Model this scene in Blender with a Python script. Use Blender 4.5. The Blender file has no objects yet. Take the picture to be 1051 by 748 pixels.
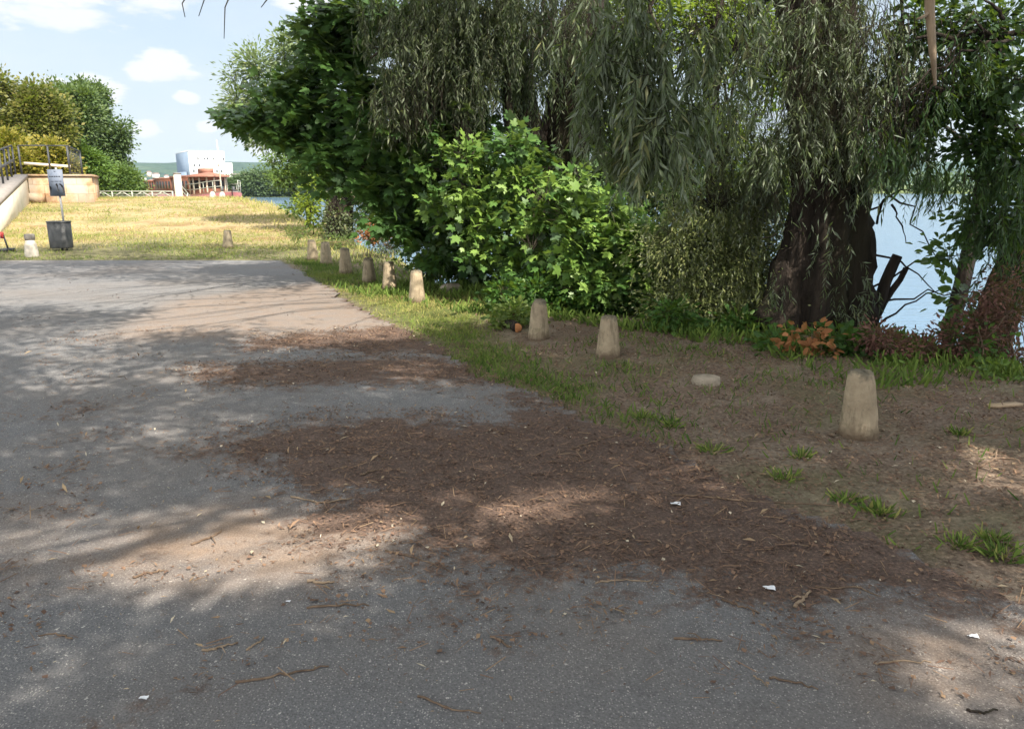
import bpy, math, random
import numpy as np
from mathutils import Vector

rng = np.random.default_rng(7)
random.seed(7)
C = bpy.context.scene.collection
PI = math.pi

# ------------------------------------------------------------------ camera maths (photo is 1051 x 748)
F_PX, CX, CY, PITCH, CAMZ = 790.0, 525.5, 374.0, math.radians(13.1), 1.65
FWD = np.array([0, math.cos(PITCH), -math.sin(PITCH)])
UPV = np.array([0, math.sin(PITCH), math.cos(PITCH)])
CAM = np.array([0, 0, CAMZ])


def ray(px, py):
    d = FWD + np.array([(px - CX) / F_PX, 0, 0]) + UPV * ((CY - py) / F_PX)
    return d


def at(px, py, z=0.0):
    d = ray(px, py)
    return CAM + d * ((z - CAMZ) / d[2])


def pt(px, py, Y):
    d = ray(px, py)
    return CAM + d * (Y / d[1])


# sun
SUN_EL = math.radians(50)
SH = np.array([0.57, -0.8216])
SUN = np.array([SH[0] * math.cos(SUN_EL), SH[1] * math.cos(SUN_EL), math.sin(SUN_EL)])


def nrm(a):
    return a / np.maximum(np.linalg.norm(a, axis=-1, keepdims=True), 1e-9)


# ------------------------------------------------------------------ numpy value noise
def vnoise(x, y, seed=0):
    xi = np.floor(x).astype(np.int64); yi = np.floor(y).astype(np.int64)
    fx = x - xi; fy = y - yi
    fx = fx * fx * (3 - 2 * fx); fy = fy * fy * (3 - 2 * fy)

    def h(a, b):
        n = (a * 374761393 + b * 668265263 + seed * 1442695041) & 0x7fffffff
        n = ((n ^ (n >> 13)) * 1274126177) & 0x7fffffff
        return ((n ^ (n >> 16)) & 0xffff) / 65535.0
    return (h(xi, yi) * (1 - fx) + h(xi + 1, yi) * fx) * (1 - fy) + (h(xi, yi + 1) * (1 - fx) + h(xi + 1, yi + 1) * fx) * fy


def fbm(x, y, seed=0, o=4):
    s = 0; a = 0.5; t = 0
    for k in range(o):
        s = s + a * vnoise(x * 2 ** k, y * 2 ** k, seed + k * 17); t += a; a *= 0.5
    return s / t


def sstep(a, b, x):
    t = np.clip((x - a) / (b - a), 0, 1)
    return t * t * (3 - 2 * t)


# ------------------------------------------------------------------ mesh helpers
def link(o, parent=None):
    C.objects.link(o)
    if parent is not None:
        o.parent = parent
    return o


def tag(o, label=None, cat=None, group=None, kind=None):
    if label: o['label'] = label
    if cat: o['category'] = cat
    if group: o['group'] = group
    if kind: o['kind'] = kind
    return o


def thing(name, label, cat, loc=(0, 0, 0), group=None):
    o = bpy.data.objects.new(name, None)
    o.empty_display_size = 0.2
    o.location = [float(v) for v in loc]
    link(o)
    return tag(o, label, cat, group)


class Acc:
    """collects polygons of any size, then becomes ONE mesh object"""
    def __init__(s):
        s.V = []; s.F = []; s.T = []; s.n = 0

    def add(s, V, F, tint=None):
        V = np.asarray(V, float).reshape(-1, 3)
        if not isinstance(F, list): F = [F]
        for f in F:
            if len(f): s.F.append(np.asarray(f, np.int64) + s.n)
        s.V.append(V)
        s.T.append(np.full(len(V), rng.random()) if tint is None else np.broadcast_to(np.asarray(tint, float), (len(V),)))
        s.n += len(V)
        return s

    def box(s, c, size, rot=0.0, tilt=None, tint=None):
        x, y, z = np.array(size) / 2.0
        V = np.array([[sx * x, sy * y, sz * z] for sz in (-1, 1) for sx, sy in ((-1, -1), (1, -1), (1, 1), (-1, 1))])
        if tilt is not None:
            V = V @ np.array(tilt).T
        if rot:
            cr, sr = math.cos(rot), math.sin(rot)
            V = V @ np.array([[cr, -sr, 0], [sr, cr, 0], [0, 0, 1]]).T
        F = np.array([[3, 2, 1, 0], [4, 5, 6, 7], [0, 1, 5, 4], [1, 2, 6, 5], [2, 3, 7, 6], [3, 0, 4, 7]])
        return s.add(V + np.array(c), F, tint)

    def bar(s, a, b, w, h=None, tint=None):
        """square bar from a to b"""
        a = np.array(a, float); b = np.array(b, float); h = h or w
        d = nrm(b - a); up = np.array([0, 0, 1.0])
        if abs(d[2]) > 0.95: up = np.array([0, 1.0, 0])
        x = nrm(np.cross(d, up)); u = np.cross(x, d)
        V = [p + x * sx * w / 2 + u * su * h / 2 for p in (a, b) for sx, su in ((-1, -1), (1, -1), (1, 1), (-1, 1))]
        F = np.array([[3, 2, 1, 0], [4, 5, 6, 7], [0, 1, 5, 4], [1, 2, 6, 5], [2, 3, 7, 6], [3, 0, 4, 7]])
        return s.add(V, F, tint)

    def tube(s, P, R, sides=8, noise=0.0, cap=True, tint=None):
        P = np.asarray(P, float); n = len(P)
        R = np.broadcast_to(np.asarray(R, float), (n,))
        T = np.gradient(P, axis=0); T = nrm(T)
        ref = np.array([0.31, 0.95, 0.05]) if abs(T[0][2]) > 0.8 else np.array([0, 0, 1.0])
        X = nrm(np.cross(T, ref)); Y = np.cross(T, X)
        a = np.arange(sides) * 2 * PI / sides
        rr = R[:, None] * np.ones((n, sides))
        if noise:
            rr = rr * (1 + noise * (rng.random((n, sides)) - 0.5) * 2)
        V = P[:, None] + X[:, None] * (np.cos(a) * rr)[..., None] + Y[:, None] * (np.sin(a) * rr)[..., None]
        V = V.reshape(-1, 3)
        i = np.arange(n - 1)[:, None] * sides; j = np.arange(sides)[None]; k = (j + 1) % sides
        F = np.stack([i + j, i + sides + j, i + sides + k, i + k], -1).reshape(-1, 4)
        Fs = [F]
        if cap:
            Fs += [np.arange(sides)[None], (np.arange(sides)[::-1] + (n - 1) * sides)[None]]
        return s.add(V, Fs, tint)

    def lathe(s, c, prof, sides=20, wob=0.0, tint=None, sx=1.0, sy=1.0):
        """closed solid of revolution, prof = [(r, z)...] from bottom to top"""
        prof = np.array(prof, float); n = len(prof)
        a = np.arange(sides) * 2 * PI / sides
        V = np.zeros((n, sides, 3))
        w = 1 + wob * (rng.random((n, sides)) - 0.5) * 2
        V[..., 0] = np.cos(a) * prof[:, :1] * w * sx; V[..., 1] = np.sin(a) * prof[:, :1] * w * sy; V[..., 2] = prof[:, 1:2]
        i = np.arange(n - 1)[:, None] * sides; j = np.arange(sides)[None]; k = (j + 1) % sides
        F = np.stack([i + j, i + k, i + sides + k, i + sides + j], -1).reshape(-1, 4)
        return s.add(V.reshape(-1, 3) + np.array(c), [F, np.arange(sides)[::-1][None], (np.arange(sides) + (n - 1) * sides)[None]], tint)

    def build(s, name, mat, parent=None, origin=(0, 0, 0), smooth=False, attrs=None):
        V = np.concatenate(s.V) - np.array(origin, float)
        T = np.concatenate(s.T)
        me = bpy.data.meshes.new(name)
        me.vertices.add(len(V)); me.vertices.foreach_set('co', V.astype(np.float32).ravel())
        loops = np.concatenate([f.ravel() for f in s.F])
        tot = np.concatenate([np.full(len(f), f.shape[1]) for f in s.F])
        start = np.concatenate([[0], np.cumsum(tot)[:-1]])
        me.loops.add(len(loops)); me.loops.foreach_set('vertex_index', loops.astype(np.int32))
        me.polygons.add(len(tot)); me.polygons.foreach_set('loop_start', start.astype(np.int32))
        me.polygons.foreach_set('loop_total', tot.astype(np.int32))
        if smooth:
            me.polygons.foreach_set('use_smooth', np.ones(len(tot), bool))
        at_ = me.attributes.new('tint', 'FLOAT', 'POINT'); at_.data.foreach_set('value', T.astype(np.float32))
        for k, v in (attrs or {}).items():
            a_ = me.attributes.new(k, 'FLOAT', 'POINT'); a_.data.foreach_set('value', np.asarray(v, np.float32))
        me.update(calc_edges=True); me.validate()
        me.materials.append(mat)
        o = bpy.data.objects.new(name, me)
        return link(o, parent)


def solo(acc, name, mat, label, cat, origin, group=None, smooth=False):
    """a thing that is one mesh, its origin at its base"""
    o = acc.build(name, mat, None, origin, smooth)
    o.location = [float(v) for v in origin]
    return tag(o, label, cat, group)


# ------------------------------------------------------------------ materials
def new_mat(name):
    m = bpy.data.materials.new(name); m.use_nodes = True
    nt = m.node_tree; nt.nodes.clear()
    out = nt.nodes.new('ShaderNodeOutputMaterial')
    return m, nt, out


class N:
    def __init__(s, nt): s.nt = nt

    def __call__(s, kind, ins=None, **props):
        n = s.nt.nodes.new('ShaderNode' + kind)
        for k, v in props.items(): setattr(n, k, v)
        for k, v in (ins or {}).items(): s.put(n.inputs[k], v)
        return n

    def put(s, sock, v):
        if isinstance(v, bpy.types.NodeSocket): s.nt.links.new(v, sock)
        elif isinstance(v, bpy.types.Node): s.nt.links.new(v.outputs[0], sock)
        else: sock.default_value = v

    def math(s, op, a, b=0.0, clamp=False):
        n = s.nt.nodes.new('ShaderNodeMath'); n.operation = op; n.use_clamp = clamp
        s.put(n.inputs[0], a); s.put(n.inputs[1], b)
        return n.outputs[0]

    def mix(s, f, a, b):
        n = s.nt.nodes.new('ShaderNodeMix'); n.data_type = 'RGBA'
        s.put(n.inputs[0], f)
        s.put(n.inputs[6], a if not isinstance(a, tuple) else (*a[:3], 1)); s.put(n.inputs[7], b if not isinstance(b, tuple) else (*b[:3], 1))
        return n.outputs[2]

    def ramp(s, f, stops, interp='LINEAR'):
        n = s.nt.nodes.new('ShaderNodeValToRGB'); r = n.color_ramp; r.interpolation = interp
        while len(r.elements) < len(stops): r.elements.new(0.5)
        for e, (p, c) in zip(r.elements, stops):
            e.position = p; e.color = (*c[:3], 1) if not np.isscalar(c) else (c, c, c, 1)
        s.put(n.inputs[0], f)
        return n.outputs[0]

    def noise(s, scale, detail=4, rough=0.55, vec=None, dist=0.0):
        n = s('TexNoise'); n.inputs['Scale'].default_value = scale; n.inputs['Detail'].default_value = detail
        n.inputs['Roughness'].default_value = rough; n.inputs['Distortion'].default_value = dist
        if vec is not None: s.put(n.inputs['Vector'], vec)
        return n.outputs['Fac']

    def attr(s, name):
        return s('Attribute', attribute_name=name).outputs['Fac']


def obj_pos(n):
    return n('NewGeometry').outputs['Position']


def mat_leaf(name, stops, trans=0.35, back=None, rough=0.5, spec=0.3):
    m, nt, out = new_mat(name); n = N(nt)
    col = n.ramp(n.attr('tint'), stops)
    if back is not None:
        col = n.mix(n('NewGeometry').outputs['Backfacing'], col, back)
    p = n('BsdfPrincipled', {'Base Color': col, 'Roughness': rough, 'Specular IOR Level': spec})
    tcol = n.mix(0.6, col, (0.26, 0.38, 0.03))
    t = n('BsdfTranslucent', {'Color': tcol})
    mx = n('MixShader', {0: trans, 1: p.outputs[0], 2: t.outputs[0]})
    nt.links.new(mx.outputs[0], out.inputs[0])
    return m


def mat_noise(name, c1, c2, scale=8, rough=0.85, bump=0.3, bdist=0.01, c3=None, stretch=(1, 1, 1), metal=0.0, spec=0.3):
    m, nt, out = new_mat(name); n = N(nt)
    mp = n('Mapping', {'Vector': obj_pos(n), 'Scale': stretch})
    f = n.noise(scale, 6, 0.62, mp.outputs[0])
    col = n.ramp(f, [(0.3, c1), (0.7, c2)])
    if c3 is not None:
        f2 = n.noise(scale * 0.22, 5, 0.6, mp.outputs[0])
        col = n.mix(n.ramp(f2, [(0.5, 0.0), (0.66, 1.0)]), col, c3)
    p = n('BsdfPrincipled', {'Base Color': col, 'Roughness': rough, 'Metallic': metal, 'Specular IOR Level': spec})
    if bump:
        fb = n.noise(scale * 3, 5, 0.65, mp.outputs[0])
        b = n('Bump', {'Strength': bump, 'Distance': bdist, 'Height': n.math('ADD', fb, f)})
        nt.links.new(b.outputs[0], p.inputs['Normal'])
    nt.links.new(p.outputs[0], out.inputs[0])
    return m


def mat_tint(name, stops, rough=0.9, trans=0.0):
    m, nt, out = new_mat(name); n = N(nt)
    col = n.ramp(n.attr('tint'), stops)
    p = n('BsdfPrincipled', {'Base Color': col, 'Roughness': rough, 'Specular IOR Level': 0.2})
    if trans:
        t = n('BsdfTranslucent', {'Color': col})
        mx = n('MixShader', {0: trans, 1: p.outputs[0], 2: t.outputs[0]})
        nt.links.new(mx.outputs[0], out.inputs[0])
    else:
        nt.links.new(p.outputs[0], out.inputs[0])
    return m


M = {}
M['willow'] = mat_leaf('willow_leaf', [(0, (0.040, 0.058, 0.026)), (0.5, (0.075, 0.105, 0.046)), (0.9, (0.14, 0.175, 0.075)), (1, (0.20, 0.20, 0.09))], 0.22, (0.15, 0.18, 0.125), 0.42, 0.4)
M['willow_grey'] = mat_leaf('grey_willow_leaf', [(0, (0.046, 0.066, 0.034)), (0.5, (0.089, 0.114, 0.057)), (0.92, (0.157, 0.172, 0.079)), (1, (0.229, 0.186, 0.086))], 0.26, (0.10, 0.115, 0.075), 0.5, 0.3)
M['willow_lit'] = mat_leaf('olive_willow_leaf', [(0, (0.10, 0.13, 0.045)), (0.5, (0.18, 0.21, 0.078)), (1, (0.31, 0.31, 0.13))], 0.35, (0.21, 0.23, 0.15), 0.5, 0.3)
M['maple'] = mat_leaf('maple_leaf', [(0, (0.026, 0.066, 0.022)), (0.4, (0.048, 0.108, 0.030)), (0.75, (0.085, 0.175, 0.042)), (1, (0.19, 0.30, 0.06))], 0.33, (0.075, 0.125, 0.06), 0.42, 0.4)
M['dark_leaf'] = mat_leaf('dark_leaf', [(0, (0.019, 0.041, 0.014)), (0.6, (0.035, 0.076, 0.022)), (1, (0.081, 0.149, 0.034))], 0.25, None, 0.45, 0.35)
M['silver'] = mat_leaf('silver_leaf', [(0, (0.09, 0.13, 0.06)), (0.6, (0.14, 0.19, 0.09)), (1, (0.22, 0.24, 0.10))], 0.35, (0.22, 0.26, 0.19))
M['alder'] = mat_leaf('alder_leaf', [(0, (0.05, 0.09, 0.025)), (0.6, (0.09, 0.15, 0.04)), (1, (0.17, 0.21, 0.05))], 0.35)
M['lime'] = mat_leaf('lime_leaf', [(0, (0.10, 0.17, 0.02)), (1, (0.24, 0.28, 0.03))], 0.4)
M['nettle'] = mat_leaf('nettle_leaf', [(0, (0.027, 0.069, 0.018)), (0.6, (0.056, 0.131, 0.027)), (1, (0.125, 0.213, 0.037))], 0.3)
M['olive'] = mat_leaf('olive_leaf', [(0, (0.07, 0.085, 0.02)), (0.6, (0.14, 0.14, 0.035)), (1, (0.24, 0.19, 0.05))], 0.3)
M['yellow'] = mat_leaf('yellow_leaf', [(0, (0.13, 0.13, 0.02)), (0.6, (0.24, 0.20, 0.03)), (1, (0.34, 0.25, 0.04))], 0.3)
M['green'] = mat_leaf('green_leaf', [(0, (0.05, 0.10, 0.02)), (1, (0.12, 0.20, 0.04))], 0.3)
M['poplar'] = mat_leaf('poplar_leaf', [(0, (0.047, 0.088, 0.034)), (1, (0.115, 0.162, 0.061))], 0.3)
M['deadleaf'] = mat_leaf('dead_leaf', [(0, (0.065, 0.032, 0.028)), (0.6, (0.14, 0.062, 0.052)), (1, (0.24, 0.13, 0.10))], 0.15, None, 0.7, 0.2)
M['orangeleaf'] = mat_leaf('orange_leaf', [(0, (0.20, 0.075, 0.03)), (1, (0.42, 0.19, 0.08))], 0.2, None, 0.6, 0.2)
M['farleaf'] = mat_leaf('far_leaf', [(0, (0.05, 0.085, 0.035)), (1, (0.10, 0.15, 0.06))], 0.2)
M['grass'] = mat_tint('grass_blade', [(0, (0.055, 0.11, 0.022)), (0.35, (0.17, 0.24, 0.048)), (0.65, (0.31, 0.30, 0.095)), (1, (0.48, 0.38, 0.18))], 0.8, 0.25)
M['litter'] = mat_tint('litter_chip', [(0, (0.050, 0.035, 0.028)), (0.5, (0.155, 0.098, 0.072)), (0.8, (0.24, 0.155, 0.10)), (0.95, (0.34, 0.25, 0.15)), (1, (0.55, 0.48, 0.36))], 0.95)
M['bark'] = mat_noise('willow_bark', (0.012, 0.009, 0.007), (0.055, 0.041, 0.031), 9, 0.95, 0.9, 0.05, (0.040, 0.036, 0.020), (1, 1, 0.15))
M['bark_light'] = mat_noise('smooth_bark', (0.016, 0.014, 0.009), (0.052, 0.042, 0.028), 14, 0.9, 0.5, 0.01, None, (1, 1, 0.4))
M['deadwood'] = mat_noise('dead_wood', (0.20, 0.145, 0.095), (0.36, 0.27, 0.185), 20, 0.9, 0.5, 0.005, None, (1, 1, 0.25))
M['twig'] = mat_noise('dry_twig', (0.09, 0.06, 0.042), (0.24, 0.17, 0.115), 25, 0.95, 0.3, 0.003)
def concrete_mat():
    m, nt, out = new_mat('weathered_concrete'); n = N(nt); oi = n('ObjectInfo'); tc = n('TexCoord').outputs['Object']
    off = n('VectorMath', {0: oi.outputs['Random'], 1: (37, 51, 23)}, operation='MULTIPLY'); v = n('VectorMath', {0: tc, 1: off.outputs[0]}, operation='ADD').outputs[0]
    st = n('Mapping', {'Vector': v, 'Scale': (1, 1, 0.22)}).outputs[0]
    c = n.ramp(n.noise(11, 6, 0.65, v), [(0.3, (0.27, 0.205, 0.135)), (0.7, (0.47, 0.38, 0.26))])
    c = n.mix(n.math('MULTIPLY', oi.outputs['Random'], 0.5), c, (0.30, 0.26, 0.19))
    c = n.mix(n.ramp(n.noise(16, 5, 0.7, st), [(0.50, 0.0), (0.68, 0.75)]), c, (0.13, 0.105, 0.07))
    c = n.mix(n.ramp(n.noise(5, 6, 0.7, v), [(0.56, 0.0), (0.66, 0.7)]), c, (0.17, 0.16, 0.095))
    c = n.mix(n.ramp(n.noise(45, 4, 0.7, v), [(0.64, 0.0), (0.72, 0.8)]), c, (0.10, 0.095, 0.08))
    z = n('SeparateXYZ', {0: tc}).outputs['Z']
    dirt = n.ramp(n.math('SUBTRACT', n.math('MULTIPLY', n.noise(14, 5, 0.7, v), 0.20), z), [(0.0, 0.0), (0.09, 0.85)])
    c = n.mix(dirt, c, (0.11, 0.078, 0.052))
    gz_ = n('SeparateXYZ', {0: n('TexCoord').outputs['Generated']}).outputs['Z']
    top_ = n.ramp(n.math('ADD', gz_, n.math('MULTIPLY', n.math('SUBTRACT', n.noise(12, 5, 0.7, v), 0.5), 0.35)), [(0.90, 0.0), (0.98, 0.8)])
    c = n.mix(top_, c, (0.105, 0.098, 0.075))
    p = n('BsdfPrincipled', {'Base Color': c, 'Roughness': 0.95, 'Specular IOR Level': 0.15})
    b = n('Bump', {'Strength': 0.8, 'Distance': 0.008, 'Height': n.math('ADD', n.noise(60, 5, 0.7, v), n.noise(14, 4, 0.6, v))})
    nt.links.new(b.outputs[0], p.inputs['Normal']); nt.links.new(p.outputs[0], out.inputs[0])
    return m


M['concrete'] = concrete_mat()
M['whitestone'] = mat_noise('pale_painted_stone', (0.34, 0.31, 0.265), (0.50, 0.46, 0.40), 12, 0.9, 0.3, 0.004)
M['greystone'] = mat_noise('dark_stone_cap', (0.12, 0.11, 0.10), (0.22, 0.20, 0.18), 12, 0.9, 0.3, 0.004)
M['rock'] = mat_noise('rock', (0.20, 0.17, 0.13), (0.42, 0.36, 0.28), 9, 0.95, 0.8, 0.02)
def sandstone_mat():
    m, nt, out = new_mat('sandstone_blocks'); n = N(nt); pos = obj_pos(n)
    rot = n('Mapping', {'Vector': pos, 'Rotation': (PI / 2, 0, 0)}).outputs[0]
    f = n.noise(3.0, 7, 0.7, pos); g_ = n.noise(0.9, 5, 0.65, pos)
    c = n.ramp(f, [(0.28, (0.23, 0.13, 0.07)), (0.5, (0.40, 0.26, 0.15)), (0.72, (0.52, 0.40, 0.27))])
    c = n.mix(n.ramp(g_, [(0.46, 0.0), (0.62, 0.8)]), c, (0.38, 0.34, 0.28))
    bt_ = n('TexBrick', {'Vector': rot, 'Scale': 1.0, 'Color1': (1, 1, 1, 1), 'Color2': (0.78, 0.74, 0.70, 1), 'Mortar': (0.5, 0.44, 0.38, 1), 'Mortar Size': 0.012, 'Brick Width': 0.95, 'Row Height': 0.42})
    mu = n('Mix'); mu.data_type = 'RGBA'; mu.blend_type = 'MULTIPLY'; n.put(mu.inputs[0], 0.75); n.put(mu.inputs[6], c); n.put(mu.inputs[7], bt_.outputs[0])
    p = n('BsdfPrincipled', {'Base Color': mu.outputs[2], 'Roughness': 0.95, 'Specular IOR Level': 0.1})
    b = n('Bump', {'Strength': 0.5, 'Distance': 0.02, 'Height': f}); nt.links.new(b.outputs[0], p.inputs['Normal'])
    nt.links.new(p.outputs[0], out.inputs[0]); return m


M['sandstone'] = sandstone_mat()
M['render'] = mat_noise('cream_render', (0.60, 0.55, 0.43), (0.70, 0.65, 0.53), 4, 0.9, 0.15, 0.004, (0.55, 0.50, 0.36))
M['coping'] = mat_noise('grey_coping', (0.20, 0.18, 0.165), (0.31, 0.28, 0.25), 6, 0.95, 0.3, 0.01)
M['railing'] = mat_noise('dark_railing_paint', (0.035, 0.038, 0.042), (0.065, 0.068, 0.072), 10, 0.5, 0.1, 0.002)
M['bin'] = mat_noise('grey_plastic', (0.035, 0.038, 0.04), (0.06, 0.062, 0.064), 8, 0.5, 0.1, 0.002)
M['pole'] = mat_noise('galvanised_pole', (0.22, 0.22, 0.22), (0.34, 0.34, 0.34), 12, 0.5, 0.05, 0.002, metal=0.4)
M['signgrey'] = mat_noise('sign_face', (0.115, 0.14, 0.19), (0.155, 0.18, 0.23), 10, 0.6, 0.05, 0.001)
M['black'] = mat_noise('black_print', (0.012, 0.012, 0.014), (0.02, 0.02, 0.022), 8, 0.6, 0)
M['ink'] = mat_noise('grey_print', (0.045, 0.052, 0.07), (0.06, 0.068, 0.085), 8, 0.6, 0)
M['fence'] = mat_noise('grey_green_paint', (0.30, 0.32, 0.27), (0.40, 0.41, 0.35), 5, 0.7, 0.1, 0.002)
M['boatwood'] = mat_noise('varnished_planks', (0.12, 0.050, 0.032), (0.20, 0.088, 0.058), 2.2, 0.55, 0.2, 0.01, None, (1, 1, 4))
M['boatroof'] = mat_noise('rust_roof', (0.22, 0.095, 0.065), (0.29, 0.14, 0.10), 1.5, 0.7, 0.1, 0.01)
M['hullred'] = mat_noise('red_hull', (0.24, 0.085, 0.085), (0.32, 0.13, 0.12), 2, 0.5, 0.1, 0.01)
M['hullpale'] = mat_noise('pale_deck', (0.50, 0.34, 0.28), (0.60, 0.43, 0.36), 2, 0.6, 0.1, 0.01)
M['glassdark'] = mat_noise('dark_glass', (0.015, 0.018, 0.022), (0.04, 0.044, 0.048), 1, 0.35, 0, spec=0.25)
M['cream'] = mat_noise('cream_paint', (0.58, 0.50, 0.38), (0.66, 0.58, 0.46), 3, 0.6, 0.05, 0.002)
M['white'] = mat_noise('white_wall', (0.58, 0.58, 0.57), (0.64, 0.64, 0.63), 0.1, 0.8, 0)
M['side_shade'] = mat_noise('blue_grey_side_shade', (0.15, 0.20, 0.27), (0.18, 0.23, 0.30), 0.2, 0.7, 0)  # shade colour for the left side of the white building
M['window'] = mat_noise('far_window', (0.05, 0.06, 0.08), (0.09, 0.10, 0.12), 1, 0.3, 0)
M['rooftile'] = mat_noise('roof_tile', (0.16, 0.10, 0.08), (0.22, 0.15, 0.12), 1, 0.9, 0)
M['paper'] = mat_noise('paper', (0.72, 0.74, 0.78), (0.80, 0.81, 0.83), 30, 0.8, 0.1, 0.001)
M['red'] = mat_noise('red_paint', (0.45, 0.04, 0.04), (0.55, 0.07, 0.06), 6, 0.5, 0)
M['plank'] = mat_noise('pale_plank', (0.34, 0.25, 0.16), (0.48, 0.36, 0.24), 12, 0.9, 0.4, 0.004, None, (1, 6, 1))
M['cutwood'] = mat_noise('cut_wood', (0.36, 0.15, 0.06), (0.50, 0.24, 0.10), 20, 0.9, 0.3, 0.004)


# ------------------------------------------------------------------ terrain
NEAR_BANK = np.array([(9, -40), (6.6, -10), (5.2, 2), (4.75, 5), (4.35, 6.9), (3.95, 8.2), (2.6, 9.7), (1.0, 10.9), (-0.9, 12.5), (-2.3, 14.8), (-3.4, 18.4),
                      (-5.4, 22.5), (-8.2, 29), (-11.5, 36), (-14.6, 41.5), (-19, 47), (-27, 58), (-50, 95), (-110, 180), (-260, 380), (-700, 1000), (-3000, 4000)], float)
FAR_BANK = np.array([(-2400, 4000), (-470, 1000), (-190, 400), (-100, 268), (-66, 246), (0, 262), (120, 330), (400, 430), (1200, 560), (4000, 700)], float)


def side_dist(x, y, line):
    """signed distance, positive to the right of the polyline"""
    best = np.full(x.shape, 1e18); sg = np.ones(x.shape)
    for a, b in zip(line[:-1], line[1:]):
        d = b - a; L2 = d @ d
        t = np.clip(((x - a[0]) * d[0] + (y - a[1]) * d[1]) / L2, 0, 1)
        qx = x - (a[0] + t * d[0]); qy = y - (a[1] + t * d[1])
        r = qx * qx + qy * qy
        cr = qx * d[1] - qy * d[0]
        m = r < best
        best = np.where(m, r, best); sg = np.where(m, np.sign(cr), sg)
    return np.sqrt(best) * sg


def poly_sd(x, y, P):
    """signed distance to a closed polygon, negative inside"""
    P = np.asarray(P, float); best = np.full(x.shape, 1e18); ins = np.zeros(x.shape, bool)
    for a, b in zip(P, np.roll(P, -1, 0)):
        d = b - a
        t = np.clip(((x - a[0]) * d[0] + (y - a[1]) * d[1]) / max(d @ d, 1e-9), 0, 1)
        r = (x - a[0] - t * d[0]) ** 2 + (y - a[1] - t * d[1]) ** 2
        best = np.minimum(best, r)
        c = ((a[1] > y) != (b[1] > y)) & (x < (b[0] - a[0]) * (y - a[1]) / (b[1] - a[1] + 1e-12) + a[0])
        ins ^= c
    s = np.sqrt(best)
    return np.where(ins, -s, s)


def gp(pts):
    return np.array([at(px, py)[:2] for px, py in pts])


EDGE_PX = [(290, 267), (318, 283), (352, 303), (392, 327), (430, 343), (470, 366), (505, 388), (560, 408), (600, 428), (655, 447), (705, 472), (800, 518), (900, 562), (1000, 600), (1060, 622)]
ASPH = np.concatenate([np.array([[-70, at(0, 268)[1] - 0.3], [-14, at(0, 268)[1]]]), gp(EDGE_PX), np.array([[3.2, 2.0], [4.6, -3], [6.0, -14], [6, -40], [-70, -40]])])
MULCH = [([(212, 462), (300, 437), (400, 430), (500, 436), (560, 412), (640, 436), (720, 465), (800, 498), (900, 545), (1060, 600), (1060, 640), (960, 632), (880, 624), (815, 645), (745, 628), (690, 606), (560, 602), (470, 588), (410, 556), (345, 562), (300, 560), (330, 515), (260, 485)], 1.0),
         ([(190, 378), (300, 372), (420, 366), (540, 376), (560, 408), (520, 396), (420, 396), (300, 400), (215, 398)], 0.9),
         ([(235, 352), (330, 343), (430, 333), (480, 362), (430, 366), (330, 362), (250, 362)], 0.95),
         ([(470, 366), (500, 384), (560, 406), (600, 428), (560, 432), (520, 415), (470, 385)], 0.9),
         ([(30, 425), (70, 412), (115, 418), (100, 436), (40, 445)], 0.6), ([(20, 488), (70, 482), (115, 490), (60, 499)], 0.6),
         ([(448, 645), (470, 625), (520, 625), (500, 650), (462, 660)], 0.85),
         ([(105, 745), (120, 722), (165, 718), (165, 738), (140, 755)], 0.7),
         ([(145, 465), (200, 460), (190, 470), (150, 472)], 0.5),
         ([(90, 590), (160, 560), (300, 575), (330, 590), (200, 600)], 0.35)]
SUN_DUST = [([(60, 585), (150, 540), (250, 520), (330, 525), (420, 540), (400, 580), (300, 605), (160, 600)], 1.0),
        ([(455, 545), (500, 510), (560, 500), (640, 505), (640, 540), (560, 555)], 0.9),
        ([(100, 350), (180, 310), (330, 290), (400, 328), (440, 345), (300, 350), (150, 352)], 0.7),
        ([(870, 680), (900, 645), (1051, 640), (1051, 730), (930, 725)], 0.9), ([(0, 520), (60, 520), (60, 600), (0, 610)], 0.6)]


def mask(x, y, polys, soft):
    r = np.zeros(x.shape)
    for P, w in polys:
        sd = poly_sd(x, y, gp(P))
        r = np.maximum(r, w * np.clip(0.5 - sd / soft, 0, 1))
    return r


def ground_h(x, y):
    s = side_dist(x, y, NEAR_BANK)
    f = side_dist(x, y, FAR_BANK)          # negative on the far side (left of the line going right)
    land = np.zeros(x.shape)
    # mound behind the car park
    rise = sstep(16.8, 42, y) * 0.98 - sstep(44, 56, y) * 0.55
    land = land + rise * (x < 5) + 0.10 * (fbm(x * 0.35, y * 0.35, 3) - 0.5) * sstep(16.8, 19, y)
    sd = poly_sd(x, y, ASPH)
    land = land + np.where(sd > 0, (fbm(x * 2.3, y * 2.3, 5) - 0.45) * 0.07 * sstep(0, 0.6, sd) * (np.abs(y) < 60), -0.03 * sstep(0, 0.25, -sd))
    land = land + np.where((x > 0) & (y > 0) & (y < 12), 0.05 * sstep(0.2, 1.6, sd), 0)
    edge = (fbm(x * 0.8, y * 0.8, 9) - 0.5) * 0.7 * (y < 70)
    k = sstep(0, 4.4, s + edge)
    z = land * (1 - k) + (-3.4) * k
    far = np.clip(-f, 0, None)
    k2 = sstep(-6, 5, -f)
    z = np.where(s > 0, z * (1 - k2) + (-1.5 + far * 0.004) * k2, z)
    return z


def gz(x, y):
    return float(ground_h(np.array([float(x)]), np.array([float(y)]))[0])


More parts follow.
